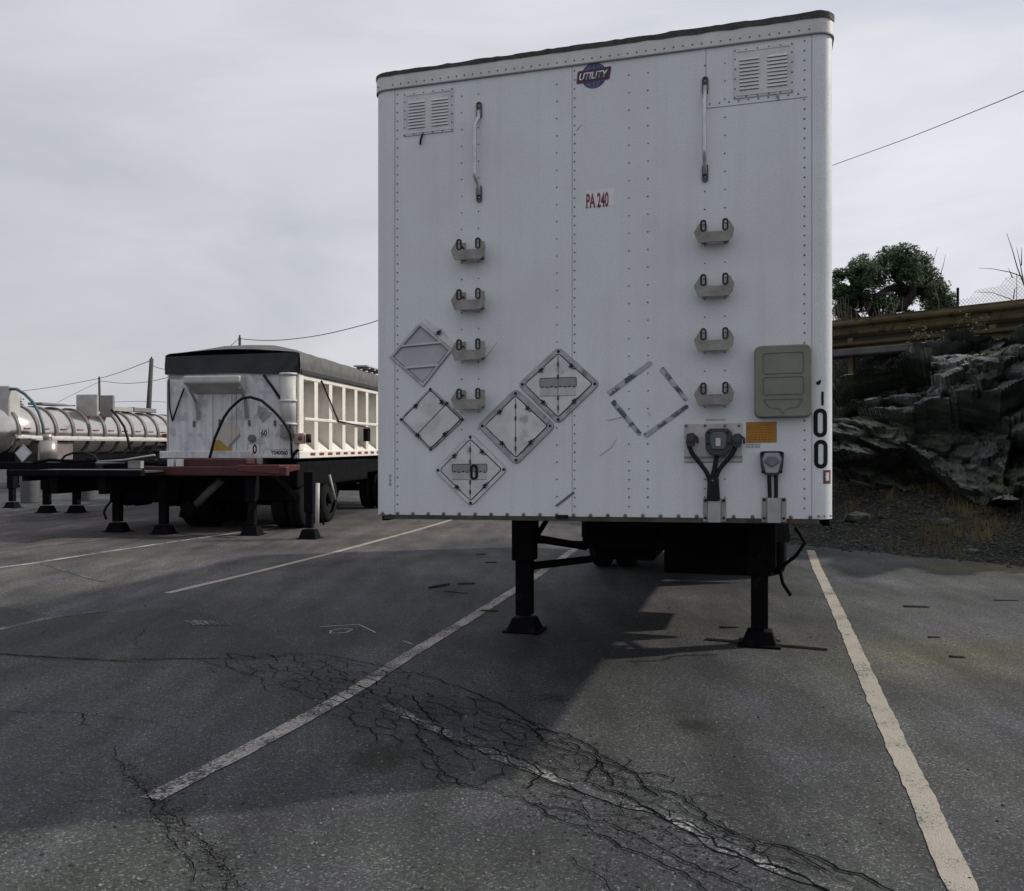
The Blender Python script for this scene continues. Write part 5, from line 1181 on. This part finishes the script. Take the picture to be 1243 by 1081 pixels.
wire([(960, 219), (1013, 199.5), (1100, 168), (1180, 136), (1243, 110), (1320, 74)], [48, 44, 38, 32, 28, 24], 'black overhead wire rising to the upper right corner', .016)

# ================================================================== EMBANKMENT ON THE RIGHT
edge = [Vector(p) for p in ((22, -2), (14, 5), (9.2, 9.2), (6.7, 11.7), (5.3, 13.3), (3.7, 14.9), (2.4, 17), (1.4, 20), (1, 28), (1, 90))]
def sdist(x, y):
    best = 1e9; sgn = 1; p = Vector((x, y))
    for a, b in zip(edge[:-1], edge[1:]):
        ab = b - a; t = max(0, min(1, (p - a).dot(ab) / ab.length_squared)); q = a + ab * t; d = (p - q).length
        if d < best: best = d; sgn = 1 if (ab.x * (p.y - a.y) - ab.y * (p.x - a.x)) < 0 else -1
    return best * sgn
def bank_h(x, y):
    d = sdist(x, y)
    if d < 0: return -.05 + .02 * d
    h = .9 * min(1, d / 3.6) ** 1.25
    if d > 4.3: t = min(1, (d - 4.3) / 2.2); h += 3.05 * t * t * (3 - 2 * t)
    h += .03 * max(0, d - 6); amp = min(1, d / 1.2)
    h += amp * (.10 * noise.noise(Vector((x * 1.1, y * 1.1, 3))) + .05 * noise.noise(Vector((x * 3.7, y * 3.7, 9))) + .022 * noise.noise(Vector((x * 11, y * 11, 1))))
    return h
def soil_mat():
    m = bpy.data.materials.new('bank_soil'); m.use_nodes = True; t = m.node_tree; b = t.nodes['Principled BSDF']; n = t.nodes.new; l = t.links.new
    co = n('ShaderNodeTexCoord'); P = co.outputs['Object']
    a = n('ShaderNodeTexNoise'); a.inputs['Scale'].default_value = .9; a.inputs['Detail'].default_value = 9; a.inputs['Roughness'].default_value = .7; l(P, a.inputs['Vector'])
    r = n('ShaderNodeValToRGB'); e = r.color_ramp.elements; e[0].position = .3; e[0].color = (.016, .020, .020, 1); e[1].position = .7; e[1].color = (.055, .046, .026, 1); q = e.new(.5); q.color = (.03, .032, .028, 1); l(a.outputs[0], r.inputs[0])
    v = n('ShaderNodeTexVoronoi'); v.inputs['Scale'].default_value = 26; l(P, v.inputs['Vector']); s = n('ShaderNodeSeparateColor'); l(v.outputs['Color'], s.inputs[0])
    r2 = n('ShaderNodeValToRGB'); e = r2.color_ramp.elements; e[0].position = 0; e[0].color = (.5, .5, .5, 1); e[1].position = 1; e[1].color = (3.0, 3.0, 3.1, 1); q = e.new(.8); q.color = (1.1, 1.1, 1.1, 1); l(s.outputs[0], r2.inputs[0])
    mx = n('ShaderNodeMix'); mx.data_type = 'RGBA'; mx.blend_type = 'MULTIPLY'; mx.inputs[0].default_value = 1; l(r.outputs[0], mx.inputs[6]); l(r2.outputs[0], mx.inputs[7]); l(mx.outputs[2], b.inputs['Base Color'])
    b.inputs['Roughness'].default_value = .95; b.inputs['Specular IOR Level'].default_value = .2
    bp = n('ShaderNodeBump'); bp.inputs['Strength'].default_value = 1; bp.inputs['Distance'].default_value = .04; l(v.outputs['Distance'], bp.inputs['Height']); l(bp.outputs[0], b.inputs['Normal'])
    return m
SOIL = soil_mat()
o_ = MB(); X0, X1, Y0, Y1, st_ = .8, 26, 4, 44, .16; nx = int((X1 - X0) / st_); ny = int((Y1 - Y0) / st_); idx = {}; vs = []
for j in range(ny + 1):
    for i in range(nx + 1):
        x = X0 + i * st_; y = Y0 + j * st_
        if sdist(x, y) > -.5: idx[(i, j)] = len(vs); vs.append((x, y, bank_h(x, y)))
fs = [(idx[(i, j)], idx[(i + 1, j)], idx[(i + 1, j + 1)], idx[(i, j + 1)]) for j in range(ny) for i in range(nx) if all(k in idx for k in ((i, j), (i + 1, j), (i + 1, j + 1), (i, j + 1)))]
o_.add(vs, fs, True); tag(o_.build('embankment', SOIL), 'dark earth and rubble embankment at the right', kind='structure')

# rock outcrop
def rock_mat():
    m = bpy.data.materials.new('rock'); m.use_nodes = True; t = m.node_tree; b = t.nodes['Principled BSDF']; n = t.nodes.new; l = t.links.new
    co = n('ShaderNodeTexCoord'); P = co.outputs['Object']
    mp_ = n('ShaderNodeMapping'); mp_.inputs['Rotation'].default_value = (0.2, .5, .3); mp_.inputs['Scale'].default_value = (1, 1, 2.6); l(P, mp_.inputs[0])
    a = n('ShaderNodeTexNoise'); a.inputs['Scale'].default_value = 1.3; a.inputs['Detail'].default_value = 10; a.inputs['Roughness'].default_value = .72; a.inputs['Distortion'].default_value = .8; l(mp_.outputs[0], a.inputs['Vector'])
    r = n('ShaderNodeValToRGB'); e = r.color_ramp.elements; e[0].position = .30; e[0].color = (.07, .08, .078, 1); e[1].position = .72; e[1].color = (.42, .43, .42, 1); q = e.new(.5); q.color = (.14, .155, .15, 1); q = e.new(.6); q.color = (.23, .245, .235, 1); l(a.outputs[0], r.inputs[0])
    g = n('ShaderNodeTexNoise'); g.inputs['Scale'].default_value = .7; g.inputs['Detail'].default_value = 5; l(P, g.inputs['Vector']); rg = n('ShaderNodeValToRGB'); rg.color_ramp.elements[0].position = .48; rg.color_ramp.elements[1].position = .62; l(g.outputs[0], rg.inputs[0])
    mx = n('ShaderNodeMix'); mx.data_type = 'RGBA'; mx.blend_type = 'MULTIPLY'; l(rg.outputs[0], mx.inputs[0]); l(r.outputs[0], mx.inputs[6]); mx.inputs[7].default_value = (.72, .80, .56, 1)
    pn = n('ShaderNodeTexNoise'); pn.inputs['Scale'].default_value = 1.1; pn.inputs['Detail'].default_value = 4; l(P, pn.inputs['Vector']); pr = n('ShaderNodeMapRange'); pr.inputs['From Min'].default_value = .35; pr.inputs['From Max'].default_value = .65; pr.inputs['To Min'].default_value = .45; pr.inputs['To Max'].default_value = 1.5; l(pn.outputs[0], pr.inputs[0])
    my = n('ShaderNodeMix'); my.data_type = 'RGBA'; my.blend_type = 'MULTIPLY'; my.inputs[0].default_value = 1; l(mx.outputs[2], my.inputs[6]); l(pr.outputs[0], my.inputs[7]); l(my.outputs[2], b.inputs['Base Color'])
    b.inputs['Roughness'].default_value = .85; b.inputs['Specular IOR Level'].default_value = .3
    n2 = n('ShaderNodeTexNoise'); n2.inputs['Scale'].default_value = 9; n2.inputs['Detail'].default_value = 8; n2.inputs['Roughness'].default_value = .7; l(mp_.outputs[0], n2.inputs['Vector'])
    bp = n('ShaderNodeBump'); bp.inputs['Strength'].default_value = .9; bp.inputs['Distance'].default_value = .08; l(n2.outputs[0], bp.inputs['Height']); l(bp.outputs[0], b.inputs['Normal'])
    return m
ROCK = rock_mat()
def hsh(p, k=0):
    return noise.cell(Vector((p.x * 13.7 + k * 7.1, p.y * 11.3, p.z * 17.9)))
def facet(p, s, tilt=.9):
    """angular plates: each Voronoi cell carries its own tilted plane"""
    q = Vector((p.x * s + p.z * s * .45, p.y * s, p.z * s * 1.5)); d, pts_ = noise.voronoi(q); c = pts_[0]
    g = Vector((hsh(c, 1) - .5, hsh(c, 2) - .5, hsh(c, 3) - .5)) * 2 * tilt
    gap = min(1, (d[1] - d[0]) * 5)
    return ((hsh(c) - .5) * .9 + (q - c).dot(g)) / s - (1 - gap) * .10 / s
def rock_surface(base, top_h, depth, name, label, nx, nz, seed=0, amp=1):
    """base: polyline of (x,y,z0); wall leaning back with faceted relief"""
    L_ = [0]
    for a, b in zip(base[:-1], base[1:]): L_.append(L_[-1] + (Vector(b) - Vector(a)).length)
    def bp(s):
        s *= L_[-1]
        for i in range(len(L_) - 1):
            if s <= L_[i + 1] or i == len(L_) - 2:
                t = (s - L_[i]) / (L_[i + 1] - L_[i]); a, b = Vector(base[i]), Vector(base[i + 1]); return a.lerp(b, t), top_h[i] + (top_h[i + 1] - top_h[i]) * t
    vs = []; NRM = Vector((-.45, -.85, .25)).normalized()
    for i in range(nx + 1):
        p, h = bp(i / nx)
        for j in range(nz + 1):
            t = j / nz
            if t < .8: zz = t / .8; back = 1.1 * zz + 1.3 * zz ** 2
            else: zz = 1; back = 2.4 + (t - .8) / .2 * depth
            q = Vector((p.x + back * .45, p.y + back * .9, p.z - .25 + (h - p.z + .25) * math.sin(min(1, zz) * PI / 2)))
            s_ = q + Vector((seed, seed * .3, 0))
            dsp = amp * (.55 * noise.noise(s_ * .55) + .45 * facet(s_, .62, .6) + .28 * facet(s_ + Vector((9, 3, 1)), 1.6) + .20 * facet(s_ + Vector((2, 8, 5)), 3.6) + .13 * facet(s_ + Vector((4, 1, 7)), 8.0) + .05 * noise.noise(s_ * 9))
            dsp += .35; q = q + NRM * dsp * (1 if t < .85 else max(.1, (1 - t) / .15)); q.z = min(q.z, h + .10 + .14 * noise.noise(q * 1.7)); vs.append(q)
    fs = [(i * (nz + 1) + j, (i + 1) * (nz + 1) + j, (i + 1) * (nz + 1) + j + 1, i * (nz + 1) + j + 1) for i in range(nx) for j in range(nz)]
    o_ = MB(); o_.add(vs, fs, False); return tag(o_.build(name, ROCK), label, kind='structure')
rb = []; th_ = []
for px, py, Z, pt in ((1000, 560, 17.0, 478), (1040, 570, 16.6, 452), (1090, 580, 16.2, 422), (1150, 592, 15.6, 402), (1200, 600, 15.0, 399), (1260, 610, 14.2, 398), (1340, 610, 13.2, 395), (1480, 620, 11.8, 395)):
    Z -= .25; p = at(px, py, Z); rb.append((p.x, p.y, p.z)); th_.append(at(px, pt, Z + 1.6).z)
rock_surface(rb, th_, 1.4, 'rock_outcrop', 'dark craggy rock outcrop above the rubble slope', 320, 150)
# loose stones on the slope
def stone_mesh(seed):
    r = random.Random(seed); bm = bmesh.new(); bmesh.ops.create_icosphere(bm, subdivisions=1, radius=1)
    for v in bm.verts: v.co *= r.uniform(.65, 1.1); v.co.z *= .6
    me = bpy.data.meshes.new('stone'); bm.to_mesh(me); bm.free(); return me
SM = [stone_mesh(k) for k in range(8)]
rnd = random.Random(21); rub = MB()
sv = [([v.co.copy() for v in m.vertices], [tuple(p.vertices) for p in m.polygons]) for m in SM]
cnt = 0
while cnt < 4200:
    x = rnd.uniform(4.6, 13); y = rnd.uniform(8, 19); d = sdist(x, y)
    if d < -.25 or d > 4.2 or (d < .2 and rnd.random() > .25): continue
    s_ = rnd.uniform(.012, .038) if rnd.random() < .95 else rnd.uniform(.05, .11)
    V, Fc = sv[rnd.randrange(8)]; R_ = Matrix.Rotation(rnd.uniform(0, 6.3), 3, 'Z'); z = max(0, bank_h(x, y)) + s_ * .15
    rub.add([R_ @ v * s_ + Vector((x, y, z)) for v in V], Fc); cnt += 1
tag(rub.build('rubble', mat('rubble_stone', (.06, .062, .06), .9, 0, .4, 3, c2=(.018, .022, .022), c3=(.20, .20, .19), c3scale=9, c3th=.68, spec=.2)), 'broken stones lying on the embankment', kind='stuff')
for px, py, Z, s_, lab in ((1040, 553, 14.9, .22, 'pale boulder at the left foot of the rock outcrop'), (1180, 640, 12.6, .10, 'small light stone low on the rubble slope'), (1138, 668, 12.3, .09, 'pale flat stone near the asphalt edge'), (1148, 592, 14.0, .16, 'brownish boulder beneath the middle of the outcrop')):
    p = at(px, py, Z); p.z = bank_h(p.x, p.y) + s_ * .2; me = stone_mesh(int(px)); me.materials.append(ROCK); o = link('boulder', me); o.location = p; o.scale = (s_ * 1.3, s_, s_ * .9); tag(o, lab, 'boulder')
# dry grass
gr = MB(); rnd = random.Random(4)
def tuft(x, y, n, h, spread=.12):
    z = max(0, bank_h(x, y))
    for k in range(n):
        a = rnd.uniform(0, 6.3); r0 = rnd.uniform(0, spread); bx, by = x + math.cos(a) * r0, y + math.sin(a) * r0; hh = h * rnd.uniform(.5, 1.2); lx, ly = rnd.uniform(-.5, .5) * hh, rnd.uniform(-.5, .5) * hh; w = .003
        gr.add([(bx - w, by, z - .02), (bx + w, by, z - .02), (bx + lx * .5 + w * .7, by + ly * .5, z + hh * .7), (bx + lx, by + ly, z + hh * .95), (bx + lx * .5 - w * .7, by + ly * .5, z + hh * .7)], [(0, 1, 2, 3, 4)])
for k in range(520):
    x = rnd.uniform(5, 12); y = rnd.uniform(9, 18); d = sdist(x, y)
    if 1.2 < d < 4.5 and noise.noise(Vector((x * .6, y * .6, 4))) > -.15: tuft(x, y, 16, rnd.uniform(.08, .26))
for k in range(60):
    p = at(rnd.gauss(1165, 34), 612, 13.6); x, y = p.x, 13.7 + rnd.gauss(0, .55)
    tuft(p.x * y / 13.6, y, 12, rnd.uniform(.08, .26), .2)
tag(gr.build('dry_grass', mat('dry_grass', (.15, .12, .05), .9, 0, .3, 2, c2=(.05, .052, .02))), 'dry yellow grass tufts on the slope', kind='stuff')
lf = MB()
for k in range(2600):
    x = rnd.uniform(4.2, 12); y = rnd.uniform(8.5, 18); d = sdist(x, y)
    if -.7 < d < 4 and rnd.random() < (.2 if d < 0 else 1):
        z = max(0, bank_h(x, y)) + .012; a = rnd.uniform(0, 6.3); s_ = rnd.uniform(.012, .03); ca, sa = math.cos(a) * s_, math.sin(a) * s_
        lf.add([(x - ca, y - sa, z), (x + sa * .5, y - ca * .5, z + rnd.uniform(0, .012)), (x + ca, y + sa, z + rnd.uniform(0, .02)), (x - sa * .5, y + ca * .5, z)], [(0, 1, 2, 3)])
tag(lf.build('leaf_litter', mat('leaf_litter', (.10, .07, .035), .9, 0, .4, 3)), 'brown leaf litter along the edge of the lot', kind='stuff')

# guard rail on top
GL = at(985, 404, 20.2); GR = at(1290, 372, 16.6)
dvec = (GR - GL); dl = dvec.length
GE = bpy.data.objects.new('guard_rail', None); COL.objects.link(GE); GE.location = GL; GE.rotation_euler = Vector(dvec).to_track_quat('X', 'Z').to_euler(); tag(GE, 'rusty yellow brown guard rail running above the rocks', 'guard rail')
wp = [(0, .17), (-.03, .15), (-.075, .11), (-.075, .07), (0, .02), (0, -.02), (-.075, -.07), (-.075, -.11), (-.03, -.15), (0, -.17)]
def wbeam(z, k=1.0):
    o_ = MB(); vs = []; n = len(wp)
    for xx in (-1.0, dl + 4):
        for (y, zz) in wp: vs.append((xx, y, zz * k + z))
        for (y, zz) in wp[::-1]: vs.append((xx, y + .012, zz * k + z))
    m_ = 2 * n; fs = [(i, (i + 1) % m_, (i + 1) % m_ + m_, i + m_) for i in range(m_)]
    o_.add(vs, fs); o_.add([v for v in vs[:m_]], [tuple(range(m_))]); return o_.build('beam', YRAIL, GE)
wbeam(0, 1.15); 
o_ = MB(); o_.box(-1, dl + 4, .02, .10, .20, .235); o_.build('cap_rail', YRAIL, GE); o_ = MB(); o_.box(-1, dl + 4, .06, .14, -.36, -.29); o_.build('lower_rail', DKST, GE)
me = None
for k in range(6):
    if me is None: o_ = MB(); o_.box(-.06, .06, .02, .16, -1.2, .22); o2 = o_.build('post', mat('rail_post', (.12, .10, .06), .8), GE, .01); me = o2.data
    else: o2 = link('post', me, GE)
    o2.location = (.9 + k * 1.45, 0, 0)
# kerb below the rail
o_ = MB(); o_.box(-2, 3.5, -.35, .3, -.62, -.47); kb = o_.build('kerb', mat('kerb_grey', (.10, .10, .10), .9, 0, .2, 3, .4, 30), GE, .02)
wbeam(-.42, .8)
o_ = MB(); o_.box(-1, dl + 4, .05, .075, -.30, -.14); o_.build('back_board', mat('board_dark', (.03, .028, .02), .9), GE)

# chain link fence behind the rail
FL = at(1128, 395, 20.6); FRt = at(1320, 372, 17.6)
FE = bpy.data.objects.new('chain_link_fence', None); COL.objects.link(FE); fd = FRt - FL; FE.location = (FL.x, FL.y, FL.z); FE.rotation_euler = fd.to_track_quat('X', 'Z').to_euler(); tag(FE, 'thin chain link fence with a dark post above the guard rail', 'fence')
fl_ = fd.length; H0, H1 = .34, .95
o_ = MB(); sp = .085
def topz(x): return H0 + (H1 - H0) * max(0, min(1, x / (fl_ * .7))) + .05
x = -1.5
while x < fl_ + .5:
    for sgn in (1, -1):
        pts_ = []; N_ = 8
        for k in range(N_ + 1):
            zz = -.3 + 1.3 * k / N_; xx = x + sgn * (zz + .3); 
            if 0 < xx < fl_ and zz < topz(xx): pts_.append((xx, .002 * sgn, zz))
        if len(pts_) > 1: o_.tube([pts_[0], pts_[-1]], .0035, 3, caps=False)
    x += sp
o_.build('mesh_wire', FENM, FE, kind='stuff')
xp = (at(1161, 380, 20.0) - FL).dot(fd.normalized()); o_ = MB(); o_.tube([(xp, .03, -.6), (xp, .03, topz(xp) + .22)], .03, 8); o_.build('post', DKST, FE)
xp = (at(1230, 380, 18.8) - FL).dot(fd.normalized()); o_ = MB(); o_.tube([(xp, .03, -.6), (xp, .03, topz(xp) + .0)], .008, 6); o_.build('post', FENM, FE)

# ------------------------------------------------------------------ trees and twigs
def leafmat(name, c1, c2):
    m = bpy.data.materials.new(name); m.use_nodes = True; t = m.node_tree; b = t.nodes['Principled BSDF']; n = t.nodes.new; l = t.links.new
    gi = n('ShaderNodeNewGeometry'); r = n('ShaderNodeValToRGB'); r.color_ramp.elements[0].color = (*c1, 1); r.color_ramp.elements[1].color = (*c2, 1); l(gi.outputs['Random Per Island'], r.inputs[0]); l(r.outputs[0], b.inputs['Base Color'])
    b.inputs['Roughness'].default_value = .8; b.inputs['Specular IOR Level'].default_value = .2; b.inputs['Transmission Weight'].default_value = 0
    return m
LEAF = leafmat('leaf_green', (.016, .034, .016), (.085, .13, .06))
def crown(name, clumps, n, size, seed, parent, m=LEAF):
    rnd = random.Random(seed); o_ = MB(); vs = []; fs = []
    tot = sum(c[3] ** 2 for c in clumps)
    for (cx, cy, cz, r) in clumps:
        for k in range(int(n * r * r / tot)):
            u = Vector((rnd.gauss(0, 1), rnd.gauss(0, 1), rnd.gauss(0, 1))).normalized(); rr = r * rnd.uniform(.1, 1.32) ** .7
            p = Vector((cx, cy, cz)) + Vector((u.x, u.y, u.z * .85)) * rr
            if noise.noise(p * 2.3 + Vector((seed, 0, 0))) < -.27: continue
            a = Vector((rnd.uniform(-1, 1), rnd.uniform(-1, 1), rnd.uniform(-1, 1))).normalized(); b = a.orthogonal().normalized(); s_ = size * rnd.uniform(.6, 1.3); i0 = len(vs)
            vs += [p - a * s_, p + b * s_ * .45, p + a * s_, p - b * s_ * .45]; fs.append((i0, i0 + 1, i0 + 2, i0 + 3))
    o_.add(vs, fs); return o_.build(name, m, parent)
TZ = 23.5
def tp(px, py, dz=0): return at(px, py, TZ + dz)
TE = bpy.data.objects.new('tree', None); COL.objects.link(TE); tb = tp(1085, 400); TE.location = (tb.x, tb.y, 3.4); tag(TE, 'dark bushy evergreen tree with crooked trunks behind the guard rail', 'tree')
off = -Vector((tb.x, tb.y, 3.4))
o_ = MB()
limbs = [([(1078, 440), (1075, 400), (1083, 372), (1102, 352), (1120, 346)], .17, .07), ([(1075, 405), (1062, 378), (1064, 360), (1080, 350), (1098, 347)], .14, .08), ([(1062, 385), (1048, 362), (1036, 345), (1028, 330)], .12, .05), ([(1083, 372), (1095, 372), (1106, 360), (1110, 340), (1104, 322)], .18, .06),
         ([(1098, 350), (1085, 335), (1080, 318)], .10, .04), ([(1102, 352), (1122, 340), (1135, 325)], .09, .03), ([(1050, 400), (1040, 385), (1030, 372), (1022, 368)], .12, .05), ([(1106, 352), (1128, 360), (1142, 372)], .07, .03)]
rnd = random.Random(9)
for pts_, r0, r1 in limbs:
    P = [tp(px, py, rnd.uniform(-.3, .3)) for px, py in pts_]; P[0] = tp(pts_[0][0], pts_[0][1]); o_.tube(P, [r0 + (r1 - r0) * k / (len(P) - 1) for k in range(len(P))], 8)
tr = o_.build('trunk', BARK, TE); tr.location = off
cl = []
for (px, py, rp) in ((1030, 345, 17), (1022, 370, 14), (1045, 330, 16), (1062, 322, 15), (1080, 313, 16), (1098, 311, 16), (1115, 320, 15), (1125, 338, 15), (1108, 332, 15), (1090, 330, 14), (1128, 360, 14), (1140, 370, 12), (1118, 372, 10), (1150, 380, 10), (1032, 388, 13), (1068, 340, 12), (1020, 355, 10), (1135, 350, 9), (1050, 348, 10), (1163, 385, 8), (1148, 362, 10), (1152, 372, 9), (1018, 335, 10), (1144, 345, 8), (1105, 385, 9), (1048, 322, 14), (1058, 334, 14), (1040, 340, 13), (1052, 365, 15), (1075, 368, 13), (1095, 352, 14), (1060, 388, 12), (1085, 388, 10), (1118, 352, 13), (1038, 360, 14), (1140, 352, 10), (1022, 378, 10), (1100, 372, 10), (1130, 382, 10)):
    p = tp(px, py, rnd.uniform(-.8, .8)); cl.append((p.x, p.y, p.z, rp / F * TZ))
cwn = crown('crown', cl, 52000, .046, 3, TE); cwn.location = off
# bush behind the guard rail at left, and brush
BE = bpy.data.objects.new('bush', None); COL.objects.link(BE); bb = at(1040, 400, 22); BE.location = (bb.x, bb.y, 3.3); tag(BE, 'thin brown leafless brush left of the tree trunk', 'bush')
o_ = MB(); off2 = -Vector(BE.location)
for k in range(46):
    p = at(rnd.uniform(1010, 1100), 402, 21.8); d = Vector((rnd.uniform(-.35, .35), rnd.uniform(-.3, .3), 1)); h = rnd.uniform(.3, .9); o_.tube([p, p + d * h * .5, p + d * h + Vector((rnd.uniform(-.1, .1), 0, 0))], [.010, .007, .003], 4)
b2 = o_.build('stems', TWIG, BE); b2.location = off2
def sapling(pts, Z, label, r=.014, m=TWIG):
    P = [at(px, py, Z) for px, py in pts[0]]; base = P[0].copy(); E = bpy.data.objects.new('bare_sapling', None); COL.objects.link(E); E.location = base; tag(E, label, 'sapling', None)
    for i, ln in enumerate(pts):
        Q = [at(px, py, Z) for px, py in ln]; o_ = MB(); o_.tube(Q, [r * (1 - .75 * k / (len(Q) - 1)) * (1 if i == 0 else .7) for k in range(len(Q))], 5); b_ = o_.build('stem' if i == 0 else 'twig', m, E); b_.location = -base
sapling([[(1142, 400), (1139, 365), (1134, 345), (1131, 325), (1138, 300)], [(1138, 345), (1145, 322), (1148, 308)], [(1131, 325), (1128, 345)], [(1139, 365), (1130, 350)]], 18.2, 'thin leafless sapling just right of the tree')
sapling([[(1262, 380), (1243, 345), (1235, 325), (1228, 300), (1222, 283)], [(1240, 335), (1226, 330), (1205, 326), (1188, 325)], [(1236, 368), (1225, 362), (1205, 355), (1182, 354)], [(1243, 345), (1238, 318), (1234, 300)], [(1229, 337), (1224, 325)], [(1230, 363), (1232, 350), (1237, 348)], [(1240, 322), (1240, 300)]], 16.2, 'leafless sapling with arching twigs at the right edge', .016)
# ivy scraps on the rock top
IV = crown('crown', [(*at(1120, 412, 17.2), .35), (*at(1180, 394, 16), .3)], 260, .03, 8, None, leafmat('ivy', (.03, .045, .02), (.09, .1, .05))); IV.name = 'ivy'; tag(IV, 'sparse green ivy scraps on top of the rock outcrop', 'ivy')
# small tree far behind the tank
SE = bpy.data.objects.new('tree', None); COL.objects.link(SE); p = at(19, 486, 60); SE.location = (p.x, p.y, 0); tag(SE, 'small distant dark tree peeking over the tank trailer', 'tree')
c_ = crown('crown', [(p.x, p.y, p.z, .42), (p.x + .25, p.y, p.z - .2, .35), (p.x - .3, p.y, p.z - .1, .35)], 500, .09, 5, SE); c_.location = -Vector((p.x, p.y, 0)); o_ = MB(); o_.tube([(0, 0, 0), (0.05, 0, p.z)], [.12, .04], 6); o_.build('trunk', BARK, SE)
